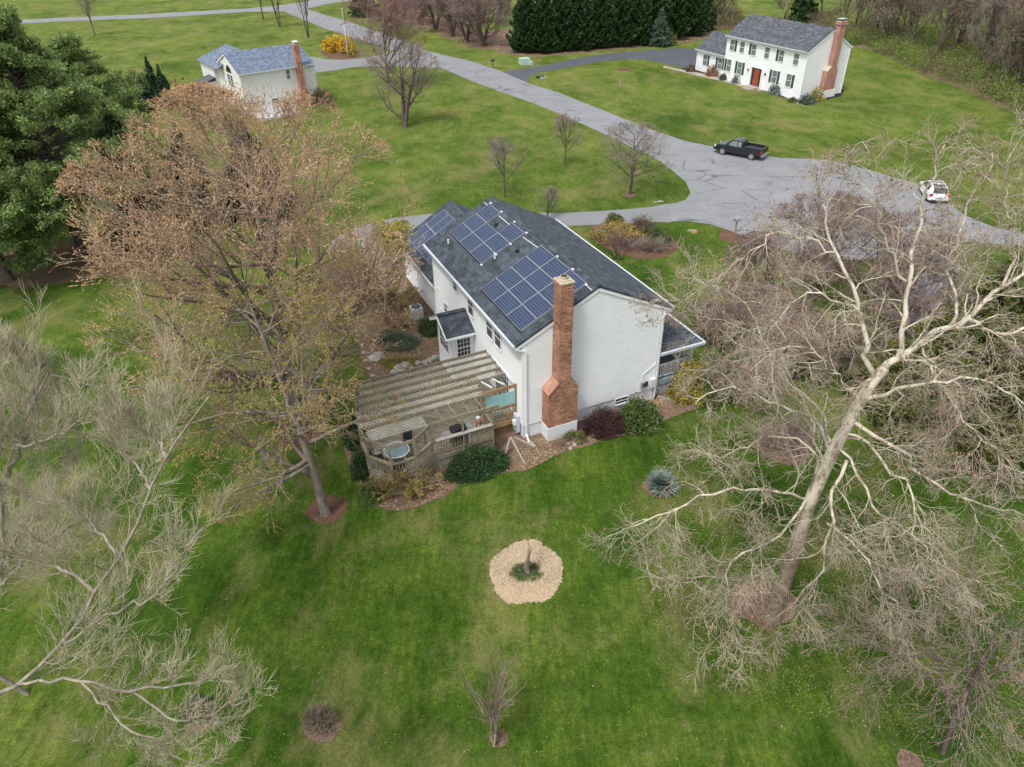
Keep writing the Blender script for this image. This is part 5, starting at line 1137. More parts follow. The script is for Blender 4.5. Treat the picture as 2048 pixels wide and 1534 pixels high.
P3, R3 = spawn(P2, R2, 8, .12, 1, (.42, .32), (.4, 1.1), 6, .20, (0, 0, -.03), rng, (.5, .45), None, .35, rmin=.0085)
P4, R4 = spawn(P3, R3, 6, .12, 1, (.22, .38), (.4, 1.1), 3, .20, (0, 0, -.01), rng, (.7, .5), None, .3, rmin=.0062)
mobj('twigs', [tubes(P3, R3, 3), tubes(P4, R4, 3)], 'twig_syc', SY)
P4u = P4[P4[:, -1, 2] > 9]
C = np.vstack([onpts(P4, 9000, rng, .5), onpts(P4u, 8000, rng, .6)]); mobj('buds', [quads(C, rng.uniform(.035, .085, len(C)), rng, .7)], 'buds_rust', SY)
C = onpts(P4u, 420, rng, .9); S_ = [quads(C - np.array([0, 0, .06]), np.full(len(C), .075), np.random.default_rng(i), 1.0) for i in range(3)]; mobj('seed_balls', S_, 'bark_cherry', SY)

# ---- the two budding maples on the left
MA = bare_tree('maple_tree', G(652, 1028), 12.6, 5.4, 6.4, 5.8, 21, 'bark_maple', 'twig_grey', .20, 22, 7, 6, 5, .26, .006, 'buds_yellow', 42000, .075, 'near maple with yellow green leaf tips and a single trunk beside the deck', lean=(-.6, .4), spread=(.9, 1.7), off=(-1.0, .2), up=.0)
MBk = bare_tree('maple_tree', G(600, 866), 17.4, 8.7, 9.6, 7.8, 23, 'bark_maple', 'twig_orange', .12, 38, 8, 8, 5, .40, .006, 'buds_orange', 165000, .072, 'large maple covered in orange brown buds rising behind the near maple', lean=(.1, 1.4), spread=(.75, 1.6), off=(-.75, 1.5), up=.05)
bare_tree('yellow_tree', G(770, 650), 6.4, 3.9, 4.0, 2.9, 25, 'bark_maple', 'twig_brown', .2, 16, 7, 6, 4, .12, .007, 'buds_lime', 22000, .105, 'small tree with lime yellow leaves beside the garage wing', lean=(.3, 0), off=(.5, .4))
# ---- left foreground bare trees, limbs laid out by waypoints
def limb_tree(name, loc, limbs, seed, bark, twig, label, m=(13, 8, 6), l2=(.5, .24), up=.13, tw=.0055, ang=(.3, .95)):
    rng = np.random.default_rng(seed); o = empty(name, loc); tag(o, label, 'tree'); base = np.array(loc, float); k = 14
    LP = np.array(snap([resample([p if not isinstance(p, tuple) else YP(*p) for p in w_], k) - base for w_, r0 in limbs])); LP[:, 1:] += rng.normal(0, .05, LP[:, 1:].shape)
    LR = np.array([np.linspace(r0, max(.02, r0 * .18), k + 1) for w_, r0 in limbs])
    P2, R2 = spawn(LP, LR, m[0], .22, 1, l2, ang, 8, .10, (0, 0, up), rng, (.34, .22), None, .4, rmin=tw * 1.6)
    mobj('trunk', [tubes(LP, LR, 8), tubes(P2, R2, 5)], bark, o, True)
    P3, R3 = spawn(P2, R2, m[1], .15, 1, (.32, .34), (.3, .85), 4, .11, (0, 0, up), rng, (.5, .4), None, .4, rmin=tw * 1.15); P4, R4 = spawn(P3, R3, m[2], .15, 1, (.16, .40), (.3, .85), 3, .11, (0, 0, up), rng, (.7, .5), None, .3, rmin=tw)
    mobj('twigs', [tubes(P3, R3, 3), tubes(P4, R4, 3)], twig, o); return o
b1 = np.array([-17.9, 15.5, 0.])
limb_tree('bare_tree', tuple(b1), [
 ([b1, (-60, 1300, 15.3), (0, 1150, 15), (5, 1000, 15), (25, 900, 15), (60, 820, 15.1), (110, 740, 15.2)], .09),
 ([(10, 960, 15), (55, 870, 15.6), (130, 800, 16.2), (180, 760, 16.8)], .07), ([(5, 1000, 15), (-30, 880, 15), (-10, 780, 15), (20, 710, 15.4)], .08),
 ([(0, 1150, 15), (60, 1020, 15.6), (120, 920, 16.2), (200, 860, 16.8)], .07), ([(-20, 1200, 15.1), (60, 1110, 14.4), (130, 1060, 14), (210, 1010, 13.8)], .06),
 ([(-20, 1000, 15), (-60, 900, 14.6), (-60, 760, 14.4)], .08), ([(60, 820, 15.1), (60, 760, 15.6), (40, 700, 16)], .05), ([(25, 900, 15), (90, 880, 14.2), (150, 850, 14), (190, 800, 14)], .05), ([(-10, 930, 15), (30, 830, 16.5), (70, 780, 17.5)], .06), ([(0, 1150, 15), (90, 1090, 16.4), (190, 1060, 17)], .05)], 31, 'bark_tan', 'twig_tan', 'bare tan twigged tree along the left edge of the photo', (17, 9, 7))
b2 = np.array([-16.9, 11.6, 0.])
limb_tree('bare_tree', tuple(b2), [
 ([b2, (-60, 1430, 11.9), (30, 1370, 12), (130, 1285, 12), (190, 1190, 12), (235, 1110, 12), (290, 1000, 12), (335, 930, 12.1), (372, 860, 12.2), (405, 790, 12.3)], .085),
 ([(300, 985, 12), (270, 930, 12.6), (240, 880, 13), (235, 820, 13.4)], .035), ([(235, 1110, 12), (190, 1050, 12.8), (150, 1010, 13.2), (60, 1000, 13.6)], .035),
 ([(130, 1285, 12), (220, 1230, 11.4), (300, 1200, 11), (350, 1130, 10.8), (390, 1060, 10.8)], .045), ([(30, 1370, 12), (150, 1360, 11.2), (260, 1380, 10.6), (370, 1370, 10.2), (470, 1330, 10)], .045),
 ([(190, 1190, 12), (130, 1140, 12.4), (60, 1120, 12.8), (0, 1080, 13)], .06), ([(150, 1360, 11.2), (250, 1440, 10.2), (330, 1500, 9.6), (420, 1540, 9.3)], .035),
 ([(260, 1380, 10.6), (360, 1440, 9.9), (440, 1420, 9.6), (500, 1400, 9.5)], .032), ([(335, 930, 12.1), (300, 860, 12.5), (305, 810, 12.8)], .05)], 32, 'bark_tan', 'twig_tan', 'bare tree with a long slanting grey limb rising from the bottom left corner', (17, 9, 7), (.55, .19))
bare_tree('bare_tree', G(1885, 1505), 7.6, 5.6, 4.6, 3.6, 33, 'bark_cherry', 'twig_grey', .22, 17, 7, 6, 4, .10, .006, 'buds_rust', 5000, .05, 'low bare tree with small orange buds at the bottom right corner', off=(-.2, .5), spread=(.8, 1.5), up=.03)

# ---- evergreens at the left
pine(G(172, 520), 18.6, 6.6, 41, 'white pine nearest the budding maples with its dark trunk showing', 130000)
pine(G(20, 560), 18.5, 6.0, 42, 'white pine at the left edge of the photo in front', 120000, .04)
pine(G(120, 440), 18.0, 7.2, 43, 'white pine behind the two front ones at the left edge', 100000, .04)
pine(G(-80, 420), 19.5, 6.0, 47, 'tallest white pine cut by the top left corner of the photo', 80000, .04)
pine(G(215, 350), 13.5, 6.2, 48, 'lower white pine reaching right towards the cream house', 80000, .04)
conifer('spruce_tree', G(300, 492), 11.5, 4.6, 'spruce', 44, 'dark spruce squeezed between the pine and the orange maple', 'dark spruces behind the orange maple', whorls=30, per=10, n=52000, leaf=.26, curve=1.1)
conifer('spruce_tree', G(520, 430), 9.0, 4.4, 'spruce', 45, 'dark spruce mostly hidden behind the orange maple crown', 'dark spruces behind the orange maple', whorls=24, per=10, n=30000, leaf=.26, curve=1.1)
conifer('spruce_tree', G(400, 440), 8.6, 3.8, 'spruce', 46, 'dark spruce left of the hidden one behind the orange maple', 'dark spruces behind the orange maple', whorls=22, per=9, n=24000, leaf=.26, curve=1.1)
for i, (u, v, h_) in enumerate(((318, 212, 6.4), (338, 215, 5.4), (296, 222, 4.4))):
    conifer('arborvitae', G(u, v), h_, 1.5, 'spruce', 50 + i, ['tallest narrow dark arborvitae beside the cream house', 'right hand narrow arborvitae beside the cream house', 'shortest narrow arborvitae next to the pine'][i], 'arborvitae beside the cream house', whorls=18, per=8, n=5000, leaf=.35, curve=.9)
shrub('olive_shrub', G(275, 175), 2.6, 2.6, 2.8, 2200, .3, 'olive', 60, 'loose olive shrub between the pines and the arborvitae')
# ---- sycamore's dark evergreens
conifer('dark_evergreen', G(1930, 890), 10.0, 5.8, 'olive', 61, 'broad dark evergreen directly under the sycamore on the right', 'olive evergreens under the sycamore', whorls=26, per=11, n=60000, leaf=.22, curve=1.2, droop=-.03)
conifer('dark_evergreen', G(1840, 820), 7.0, 4.8, 'olive', 62, 'olive evergreen left of the broad one under the sycamore', 'olive evergreens under the sycamore', whorls=24, per=11, n=42000, leaf=.22, curve=1.2, droop=-.03)
conifer('dark_evergreen', G(2070, 800), 8.0, 5.2, 'olive', 63, 'olive evergreen at the right edge under the sycamore', 'olive evergreens under the sycamore', whorls=24, per=11, n=42000, leaf=.22, curve=1.2, droop=-.03)
conifer('dark_evergreen', G(1960, 700), 6.5, 4.6, 'olive', 64, 'olive evergreen behind the others nearest the side driveway', 'olive evergreens under the sycamore', whorls=22, per=10, n=32000, leaf=.24, curve=1.2, droop=-.03)
# ---- dense bare purple brown trees behind the sycamore
for i, (u, v, h_, r_) in enumerate(((1630, 600, 7.4, 5.4), (1540, 640, 5.8, 4.6), (1740, 620, 7.2, 5.0), (1500, 720, 4.6, 4.0), (1790, 690, 5.4, 3.8))):
    bare_tree('ornamental_tree', G(u, v), h_, r_, h_ * .55, h_ * .45, 70 + i, 'bark_cherry', 'twig_pink', .10, 26, 8, 8, 5, .14, .009, 'buds_rust' if i < 3 else None, 3500, .06,
              ['dense pinkish bare tree in the middle of the clump by the cul-de-sac', 'dense pinkish bare tree nearest the front porch', 'dense pinkish bare tree rightmost beside the road edge', 'low dense pinkish bare tree below the porch side', 'lower pinkish bare tree near the side driveway'][i], group='dense bare trees behind the sycamore', multi=4, spread=(.7, 1.3), up=.04)
for i, (u, v, h_, r_) in enumerate(((1470, 800, 3.0, 2.8), (1590, 760, 4.0, 3.4), (1690, 770, 4.2, 3.2), (1420, 700, 3.2, 2.6))):
    bare_tree('thicket_tree', G(u, v), h_, r_, h_ * .52, h_ * .46, 170 + i, 'bark_cherry', 'twig_pink' if i % 2 else 'twig_brown', .08, 24, 7, 7, 5, .10, .0085, None, 0, .06,
              ['low brown bare thicket right of the porch rhododendron', 'mauve bare thicket tree in the middle behind the left sycamore limbs', 'brown bare thicket tree beside the olive evergreens', 'mauve bare thicket tree just beyond the porch roof corner'][i], group='low thicket between the porch and the evergreens', multi=4, spread=(.7, 1.4), up=.05)
# ---- small trees on the lawn
bare_tree('ornamental_tree', G(1260, 388), 6.4, 4.2, 3.6, 2.9, 81, 'bark_cherry', 'twig_grey', .2, 18, 7, 6, 5, .17, .008, None, 0, .04, 'spreading bare ornamental tree with a mulch ring nearest the road bend', up=.03, spread=(.9, 1.45))
bare_tree('ornamental_tree', G(1129, 333), 5.0, 2.2, 3.2, 2.1, 82, 'bark_cherry', 'twig_grey', .3, 15, 6, 6, 4, .10, .008, None, 0, .04, 'small upright bare tree between the road and the driveway')
bare_tree('ornamental_tree', G(1010, 395), 5.2, 2.9, 3.4, 2.3, 83, 'bark_cherry', 'twig_grey', .3, 13, 6, 6, 4, .11, .009, None, 0, .04, 'small bare tree with misty grey twigs just beyond the roof ridge')
bare_tree('ornamental_tree', G(1095, 436), 2.6, 1.7, 1.6, 1.2, 84, 'bark_cherry', 'twig_grey', .1, 12, 6, 5, 4, .08, .009, None, 0, .04, 'low silvery bare shrub like tree against the front roof edge')
bare_tree('cherry_tree', G(808, 254), 9.2, 5.8, 5.6, 4.2, 85, 'bark_cherry', 'twig_grey', .10, 22, 7, 6, 5, .34, .010, None, 0, .04, 'bare vase shaped cherry with thick forking trunks in the far lawn', multi=4, spread=(.7, 1.3), up=.05)
bare_tree('red_maple_tree', G(778, 175), 12.8, 6.8, 8.2, 5.6, 86, 'bark_cherry', 'twig_pink', .14, 34, 8, 7, 5, .20, .010, 'buds_red', 30000, .10, 'tall red budded maple beside the far driveway', up=.04, spread=(.7, 1.3))
for i, (u, v, s_) in enumerate(((527, 41, 86), (560, 54, 87), (617, 76, 88))):
    bare_tree('roadside_tree', G(u, v), 12.5, 4.2, 8.4, 5.0, s_, 'bark_cherry', 'twig_grey', .22, 16, 6, 6, 4, .20, .014, None, 0, .04, ['farthest of three bare trees beside the crossroads', 'middle of three bare trees beside the crossroads', 'nearest of three bare trees beside the crossroads'][i], group='three bare trees beside the crossroads', up=.1, spread=(.35, .7), multi=3 if i else 1)
bare_tree('bare_sapling', G(190, 70), 8, 3, 5, 3.6, 89, 'bark_cherry', 'twig_grey', .2, 12, 6, 5, 4, .14, .014, None, 0, .04, 'thin bare sapling rising above the pines near the cross road')
# orchard row
op = bare_tree('orchard_tree', G(967, 92), 9.0, 6.6, 5.6, 4.6, 90, 'bark_cherry', 'twig_pink', .12, 26, 7, 7, 5, .34, .017, None, 0, .04, 'nearest old vase shaped orchard tree beside the hedge', group='row of old bare trees along the road', multi=5, spread=(.6, 1.2))
for i, (u, v) in enumerate(((934, 83), (905, 73), (872, 62), (842, 50), (806, 38), (780, 22), (900, 40), (965, 45), (1000, 30), (860, 20))):
    g_ = G(u, v); copy_tree(op, (g_[0], g_[1], 0), i * 1.7 + .6, .86 + .05 * (i % 4), (['second', 'third', 'fourth', 'fifth', 'sixth', 'seventh'][i] + ' old bare orchard tree counted from the hedge along the road') if i < 6 else 'old bare orchard tree standing ' + ['behind the third of the road row', 'behind the nearest beside the hedge', 'deepest in the orchard beside the hedge top', 'behind the fifth of the road row'][i - 6], 'row of old bare trees along the road')
# leyland hedge
lp = conifer('leyland_cypress', G(1052, 104), 14.5, 4.4, 'leyland', 91, 'leyland cypress at the left end of the hedge', 'leyland cypresses forming the tall hedge', whorls=34, per=12, n=42000, leaf=.42, base=.01, curve=1.45, droop=.06, asp=.5, tipup=.1)
for i, (u, v) in enumerate(((1085, 105), (1120, 101), (1158, 98), (1196, 95), (1234, 92), (1272, 88), (1305, 83), (1342, 78), (1380, 70), (1150, 70), (1250, 62))):
    g_ = G(u, v); copy_tree(lp, (g_[0], g_[1], 0), i * 2.1, (1, 1, .95 + .07 * (i % 3)), (['second', 'third', 'fourth', 'fifth', 'sixth', 'seventh', 'eighth', 'ninth', 'tenth'][i] + ' leyland cypress counted from the left end of the tall hedge') if i < 9 else ['leyland cypress in the back row behind the third and fourth of the hedge', 'leyland cypress in the back row behind the sixth and seventh of the hedge'][i - 9], 'leyland cypresses forming the tall hedge')
conifer('blue_spruce', G(1318, 92), 6.2, 2.6, 'bluespruce', 92, 'small grey blue spruce standing in front of the hedge', whorls=20, per=9, n=9000, leaf=.3, curve=.95)
shrub('golden_shrub', G(1338, 90), 1.5, 1.4, 2.6, 2600, .3, 'olive', 93, 'rounded yellow green shrub leaning against the blue spruce')
conifer('crossroad_evergreen', G(730, 32), 6.5, 4.8, 'leyland', 94, 'broad green spreading evergreen beside the crossroads', whorls=18, per=9, n=14000, leaf=.5, curve=1.1)
# ---- woods in the upper right
WG = 'bare trees in the woods behind the white colonial house'
wp = [bare_tree('woodland_tree', (66, 140, 0), 14, 4.8, 9.0, 6.0, 101, 'bark_cherry', 'twig_brown', .18, 16, 7, 6, 5, .22, .020, 'buds_rust', 1500, .1, 'bare brown tree standing in the woods edge', group=WG, multi=1, up=.1),
      bare_tree('woodland_tree', (78, 128, 0), 12, 5.2, 7.2, 5.4, 102, 'bark_cherry', 'twig_grey', .12, 18, 7, 6, 5, .22, .020, None, 0, .1, 'bare grey tree standing in the woods', group=WG, multi=3, up=.08),
      bare_tree('woodland_tree', (72, 104, 0), 15, 5.0, 9.5, 6.0, 103, 'twig_tan', 'twig_tan', .2, 16, 7, 6, 5, .20, .019, None, 0, .1, 'pale bare tree standing in the woods edge', group=WG, multi=2, up=.1)]
rg = np.random.default_rng(77)
edge = np.array([G(u, v)[:2] for u, v in ((1400, 62), (1500, 62), (1620, 74), (1700, 86), (1750, 100), (1800, 120), (1870, 152), (1950, 184), (2020, 215), (2120, 260))])
lab = ['bare brown tree standing in the woods edge', 'bare grey tree standing in the woods', 'pale bare tree standing in the woods edge']
for i in range(70):
    t = rg.uniform(0, len(edge) - 1.01); k = int(t); e0 = edge[k] * (1 - t + k) + edge[k + 1] * (t - k); tn = edge[k + 1] - edge[k]; nn = np.array([-tn[1], tn[0]]); nn = nn / np.linalg.norm(nn)
    if nn @ np.array([.6, .8]) < 0: nn = -nn
    dd = 3.0 + abs(rg.normal(0, 1)) * 17; q = e0 + nn * dd; j = rg.integers(0, 3)
    copy_tree(wp[j], (q[0], q[1], 0), rg.uniform(0, 6.3), rg.uniform(.72, 1.08), lab[j], WG)
for i, (u, v, h_) in enumerate(((1408, 60, 10), (1592, 60, 10.5), (1610, 40, 11))):
    conifer('woodland_evergreen', G(u, v), h_, 3.0, 'leyland', 104 + i, ['dark evergreen behind the garage wing of the colonial house', 'dark evergreen behind the colonial roof ridge', 'dark evergreen deeper in the woods behind the colonial'][i], whorls=22, per=10, n=12000, leaf=.45, curve=1.2)
def scrub(name, mat, n, clumps, leaf, seed, zmax, off0, off1, label, t0=0, t1=9):
    rng = np.random.default_rng(seed); t = rng.uniform(t0, min(t1, len(edge) - 1.01), clumps); k = t.astype(int); e0 = edge[k] * (1 - t + k)[:, None] + edge[k + 1] * (t - k)[:, None]; tn = edge[k + 1] - edge[k]; nn = norm(np.stack([-tn[:, 1], tn[:, 0]], 1)); sg = np.sign(nn @ np.array([.6, .8]))[:, None]
    c = e0 + nn * sg * rng.uniform(off0, off1, clumps)[:, None]; hgt = rng.uniform(.35, 1, clumps) * zmax; rad = rng.uniform(.9, 2.4, clumps); j = rng.integers(0, clumps, n); d = norm(rng.normal(0, 1, (n, 3))); d[:, 2] = np.abs(d[:, 2]); q = rng.uniform(.3, 1, n) ** .5
    C = np.zeros((n, 3)); C[:, :2] = c[j] + d[:, :2] * (rad[j] * q)[:, None]; C[:, 2] = d[:, 2] * hgt[j] * q + .05
    o = mobj(name, [quads(C, rng.uniform(.6, 1.3, n) * leaf, rng, .6)], mat); tag(o, label, 'undergrowth', kind='stuff')
scrub('green_undergrowth', 'greenscrub', 110000, 330, .17, 110, 3.8, -.8, 15, 'fresh green spring scrub along the woods edge', 2.5)
scrub('brown_undergrowth', 'brownscrub', 90000, 420, .18, 111, 3.4, -.6, 26, 'brown dead scrub under the bare woods')
# ---- shrubs round the main house
shrub('yew_shrub', G(955, 940), 1.75, .95, 1.45, 26000, .085, 'yew', 120, 'dense dark green yew bush against the deck lattice', clump=170, lump=.20, aspect=.6, fill=.6, rot=.35)
shrub('barberry_shrub', G(1206, 862), 1.25, .95, 1.75, 15000, .075, 'purple', 121, 'dark purple barberry bush between chimney and rhododendron', clump=150, lump=.2, aspect=.35, up=1.2, twig='bark_cherry', stems=70, fill=.5)
shrub('rhododendron', G(1276, 852), 1.3, 1.0, 2.0, 9000, .15, 'rhodo', 122, 'tall green rhododendron against the basement window', clump=90, lump=.2, aspect=.4, fill=.5)
shrub('rhododendron', G(1425, 785), 1.8, 1.6, 2.9, 17000, .16, 'rhodo', 123, 'large green rhododendron at the front porch corner', clump=120, lump=.2, aspect=.4, fill=.5, bud='goldleaf', nb=0)
shrub('golden_bush', G(1378, 792), 1.25, 1.1, 2.7, 8500, .17, 'goldleaf', 124, 'golden yellow leaved bush beside the porch lattice', clump=60, lump=.2, aspect=.35, fill=.5)
shrub('rose_bush', G(1122, 893), .55, .45, 1.0, 420, .06, 'buds_rust', 125, 'thin nearly bare rose bush in front of the chimney base', stems=16, clump=40)
shrub('low_shrub', G(1150, 880), .8, .5, .7, 1300, .08, 'olive', 126, 'low straggly shrub between the chimney and the barberry', stems=22, clump=40)
shrub('arborvitae_bush', G(741, 1000), .62, .6, 1.15, 6500, .07, 'rhodo', 127, 'rounded yellow green bush at the corner of the octagonal deck', clump=80, fill=.6)
shrub('holly_bush', G(722, 880), .9, 1.1, 2.6, 9000, .09, 'yew', 128, 'tall dark holly hugging the outer side of the deck', clump=110, fill=.5)
shrub('holly_bush', G(726, 945), .7, .8, 1.7, 6000, .09, 'yew', 129, 'lower dark holly at the deck railing below the tall one', clump=90, fill=.5)
twiggy('vine_shrub', G(800, 985), 2.0, 1.0, 1.9, 30, 8, 6, 'twig_tan', 130, 'tangled tan vine shrub with yellow leaf tips climbing the octagonal deck', bud='buds_yellow', nb=14000, bs=.08)
twiggy('leafy_garden_shrub', G(770, 610), 2.6, 2.2, 2.3, 30, 8, 6, 'twig_brown', 131, 'wide brown shrub with orange leaf tips beside the air conditioner', bud='buds_yellow', nb=9000, bs=.10)
twiggy('leafy_garden_shrub', G(705, 565), 2.4, 2.0, 2.4, 30, 8, 6, 'twig_brown', 132, 'brown shrub with orange buds at the far end of the garden bed', bud='buds_orange', nb=8000, bs=.09)
twiggy('leafy_garden_shrub', G(800, 655), 1.6, 1.4, 1.8, 24, 7, 5, 'twig_brown', 140, 'rust brown shrub just in front of the air conditioner', bud='buds_orange', nb=4500, bs=.08)
shrub('juniper_shrub', G(795, 690), 1.6, 1.1, 1.0, 7500, .11, 'bluespruce', 133, 'grey green spreading juniper in the middle of the garden bed', clump=90, aspect=.22, up=1.0, fill=.5)
shrub('holly_bush', G(860, 665), .9, .8, 1.5, 5500, .09, 'yew', 134, 'dark holly bush right against the bay wall', clump=70, fill=.5)
shrub('moss_mound', G(800, 728), 1.3, .8, .45, 5200, .07, 'goldleaf', 135, 'low yellow green mossy mound beside the stone row', clump=70, aspect=.5)
# island bed
shrub('forsythia_shrub', G(1232, 478), 2.4, 1.5, 1.8, 2600, .10, 'olive', 136, 'orange yellow forsythia at the left end of the island bed', twig='twig_tan', stems=130, bud='buds_island', nb=2600, bs=.11, clump=60)
twiggy('twiggy_shrub', G(1258, 492), 2.3, 1.2, 1.2, 50, 9, 7, 'twig_pink', 137, 'low mauve twiggy shrub in front of the forsythia')
shrub('boxwood_shrub', G(1228, 450), 1.0, .9, 1.3, 3000, .12, 'olive', 138, 'olive green rounded shrub behind the forsythia')
shrub('boxwood_shrub', G(1285, 466), 1.4, 1.1, 1.8, 4500, .12, 'brownscrub', 139, 'olive brown rounded shrub right of the forsythia', twig='twig_pink', stems=60)
shrub('azalea_shrub', G(1310, 478), 1.1, .9, 1.3, 4200, .10, 'rhodo', 141, 'dark green shrub in the middle right of the island bed')
twiggy('twiggy_shrub', G(1312, 500), 1.7, 1.1, 1.35, 50, 9, 7, 'twig_grey', 142, 'grey twiggy rounded shrub at the right end of the island bed')
shrub('azalea_shrub', G(1330, 487), .8, .7, .8, 2400, .09, 'yew', 143, 'small dark shrub at the tip of the island bed')
twiggy('island_sapling', G(1238, 520), 1.5, 1.2, 3.4, 7, 8, 7, 'bark_cherry', 144, 'two stemmed bare sapling in front of the island bed', cat='tree', base=.25)
# lawn shrubs
twiggy('round_twig_bush', G(640, 1452),   .55, .55, 1.3, 80, 9, 6, 'twig_brown', 145, 'small brown domed twiggy bush alone in the lower lawn')
shrub('round_bush', G(400, 1425), .55, .55, .95, 4500, .07, 'yew', 146, 'small dark evergreen bush under the bottom left tree', clump=60)
twiggy('crape_myrtle', G(990, 1478), .50, .40, 5.0, 8, 8, 5, 'twig_brown', 147, 'upright multi stemmed bare crape myrtle in the lower lawn', cat='tree', base=.25, up=.03, tw=.0045, zmin=.82)
def blades(name, loc, n, L, seed, mat, label):
    rng = np.random.default_rng(seed); o = empty(name, loc); tag(o, label, 'plant'); d = norm(rng.normal(0, 1, (n, 3)) + np.array([0, 0, .9])); d[:, 2] = np.abs(d[:, 2]); d = norm(d); l_ = rng.uniform(.7, 1.1, n) * L; s = norm(np.cross(d, np.array([0, 0, 1.]))) * .03
    A = np.tile(np.array([0, 0, .18]), (n, 1)); B = A + d * l_[:, None] * .6; Cc = A + d * l_[:, None] - np.array([0, 0, .05]) * l_[:, None]; V = np.stack([A - s * .6, B - s, Cc, B + s], 1).reshape(-1, 3)
    mobj('blades', [(V, np.arange(4 * n).reshape(-1, 4))], mat, o)
blades('yucca_plant', G(1322, 978), 420, .95, 148, 'spiky', 'spiky blue green yucca in a mulch ring on the lawn')
twiggy('brown_dome_shrub', G(1570, 895), 1.7, 1.5, 2.3, 60, 9, 6, 'twig_pink', 171, 'domed brown bare shrub just left of the sycamore trunk')
# pruned stump with sprouts in the chip ring
ST = empty('pruned_trunk', G(1055, 1148)); tag(ST, 'short pruned grey trunk with bare sprouts standing in the wood chip ring', 'tree trunk')
P = resample([(0, 0, 0), (-.03, .02, .5), (.02, .0, .95), (.1, .05, 1.45)], 12)[None]; R = np.interp(np.linspace(0, 1, 13), [0, .1, .45, .6, .9, 1], [.17, .125, .13, .075, .07, .085])[None]
mobj('trunk', [tubes(P, R, 10)], 'bark_maple', ST, True)
rg2 = np.random.default_rng(4); S0 = np.tile(P[0, -1], (16, 1)); P1 = grow(S0, norm(rg2.normal(0, 1, (16, 3)) + np.array([0, .2, .25])), rg2.uniform(.35, .8, 16), 4, .12, (0, 0, .05), rg2); mobj('sprouts', [tubes(P1, radii(P1, .016, .007), 4)], 'twig_tan', ST)
shrub('weed_tuft', G(1052, 1146), .75, .65, .26, 3200, .06, 'rhodo', 149, 'green weedy tuft around the pruned trunk in the chip ring', cat='weeds', stems=8, clump=60)
# far house planting
for i, (u, v, r_, h_, mt, lb) in enumerate(((1381, 143, .8, 1.3, 'brownscrub', 'leftmost small russet shrub by the colonial garage wing'), (1423, 151, 1.2, 1.7, 'buds_rust', 'larger russet shrub by the colonial garage wing window'), (1446, 160, .6, 1.0, 'bluespruce', 'small grey green shrub at the colonial main corner'), (1476, 166, 1.0, 1.4, 'spiky', 'silvery shrub below the colonial ground floor window'), (1550, 188, 1.1, 1.6, 'spiky', 'silvery green shrub right of the colonial front steps'), (1585, 204, .7, .6, 'olive', 'low green shrub at the near colonial corner'), (1613, 207, 1.2, 1.5, 'bluespruce', 'grey green shrub on the colonial gable side'), (1634, 200, 1.0, 2.1, 'goldleaf', 'golden columnar shrub on the colonial gable side'))):
    shrub('foundation_shrub', G(u, v), r_, r_, h_, 1500, .18, mt, 150 + i, lb, clump=36, stems=14)
shrub('forsythia_shrub', G(672, 104), 2.6, 1.8, 3.0, 500, .15, 'olive', 160, 'left clump of bright yellow forsythia by the flagpole', twig='twig_tan', stems=60, bud='forsythia', nb=3200, bs=.20)
shrub('forsythia_shrub', G(694, 106), 1.8, 1.6, 3.2, 500, .15, 'brownscrub', 161, 'right clump of yellow forsythia behind the flagpole', twig='twig_pink', stems=60, bud='forsythia', nb=1500, bs=.20)
shrub('yellow_perennial', G(703, 113), .9, .8, 1.0, 300, .15, 'olive', 162, 'small pale yellow flowering clump at the foot of the flagpole', bud='goldleaf', nb=500, bs=.16)
for i, (u, v) in enumerate(((925, 83), (968, 90), (870, 62))): shrub('daffodil_clump', G(u, v), 1.0, .7, .7, 900, .2, 'pansy', 165 + i, 'flowering clump at the foot of an orchard trunk', 'flowers', 'flower clumps under the orchard row')
shrub('foundation_shrub', G(640, 205), 2.2, 1.5, 2.4, 2600, .2, 'brownscrub', 170, 'reddish brown shrub at the corner of the cream house')

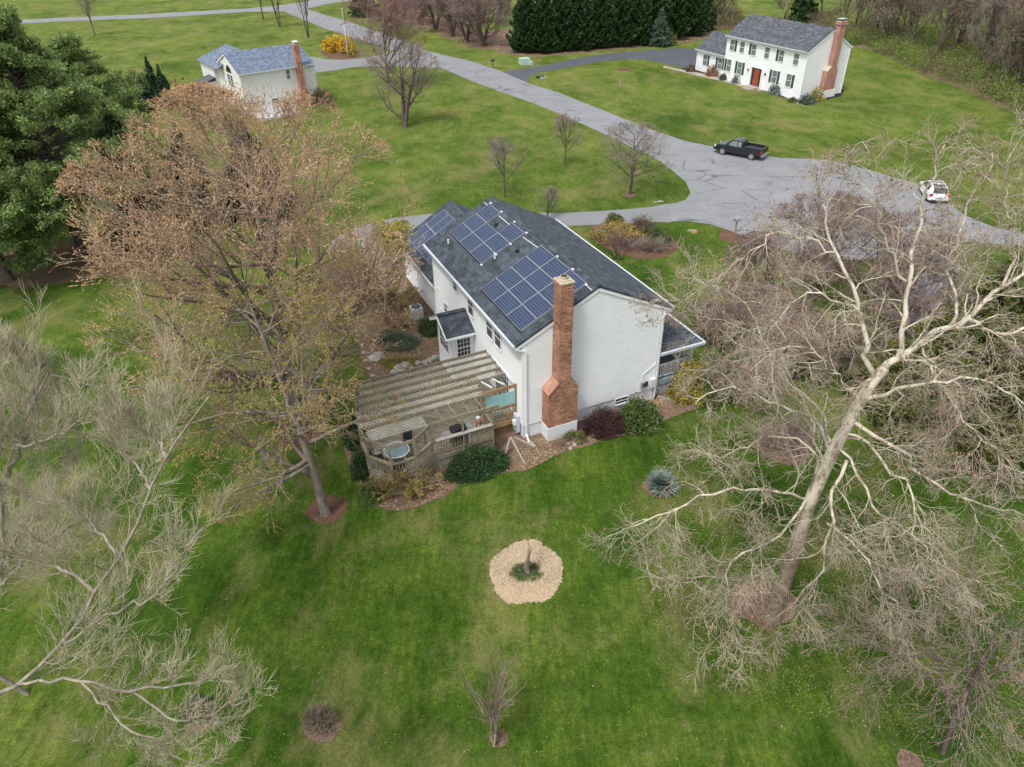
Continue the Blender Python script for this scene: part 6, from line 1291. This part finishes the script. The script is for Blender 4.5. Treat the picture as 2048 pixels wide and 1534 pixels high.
# ---- fallen leaves on lawn and beds
rg = np.random.default_rng(9)
def scatter(name, poly, n, s, mat, seed, label, z=.03, cen=None):
    rng = np.random.default_rng(seed); P = np.array([G(u, v)[:2] for u, v in poly]); lo, hi = P.min(0), P.max(0); out = []
    X = rng.uniform(lo, hi, (n * 3, 2)); ins = np.zeros(len(X), bool); j = len(P) - 1
    for i in range(len(P)):
        c = ((P[i, 1] > X[:, 1]) != (P[j, 1] > X[:, 1])) & (X[:, 0] < (P[j, 0] - P[i, 0]) * (X[:, 1] - P[i, 1]) / (P[j, 1] - P[i, 1] + 1e-12) + P[i, 0]); ins ^= c; j = i
    X = X[ins][:n]; C = np.c_[X, rng.uniform(z, z + .02, len(X))]; N = len(C); a = rng.uniform(0, 6.28, N); sz = (rng.uniform(.6, 1.4, N) * s)[:, None]
    A = np.stack([np.cos(a), np.sin(a), rng.normal(0, .25, N)], 1); B = np.stack([-np.sin(a), np.cos(a), rng.normal(0, .25, N)], 1); V = np.stack([C - A * sz * .5, C + B * sz * .35, C + A * sz * .5, C - B * sz * .35], 1).reshape(-1, 3)
    V[:, 2] = np.maximum(V[:, 2], .026); o = mobj(name, [(V, np.arange(4 * N).reshape(-1, 4))], mat); tag(o, label, 'leaves', kind='stuff')
scatter('lawn_leaves', [(0, 700), (500, 620), (620, 700), (700, 980), (900, 1020), (1300, 900), (1700, 900), (2048, 1000), (2048, 1534), (0, 1534)], 2600, .042, 'fallen', 1, 'tan fallen leaves sprinkled over the near lawn')
scatter('bed_leaves', [(738, 1002), (765, 1016), (800, 1021), (850, 1008), (921, 968), (1020, 940), (1064, 936), (1138, 900), (1203, 880), (1280, 866), (1352, 832), (1330, 790), (1200, 830), (1040, 890), (960, 920), (760, 960)], 7000, .075, 'fallen', 2, 'brown fallen leaves drifted in the beds round the deck and gable')
scatter('sycamore_leaves', [(1250, 1000), (1700, 960), (2048, 1100), (2048, 1534), (1500, 1400), (1300, 1250)], 9000, .042, 'fallen', 3, 'brown fallen leaves under the sycamore')
scatter('orchard_leaves', [(800, 40), (905, 80), (990, 101), (1090, 112), (1400, 82), (1400, 70), (960, 80), (830, 25)], 4000, .22, 'fallen', 4, 'brown leaves lying under the orchard row and hedge')
scatter('garden_leaves', [(663, 600), (715, 664), (722, 730), (752, 764), (880, 740), (880, 660), (850, 600), (780, 520), (700, 540)], 4500, .09, 'fallen', 5, 'brown fallen leaves covering the garden bed')
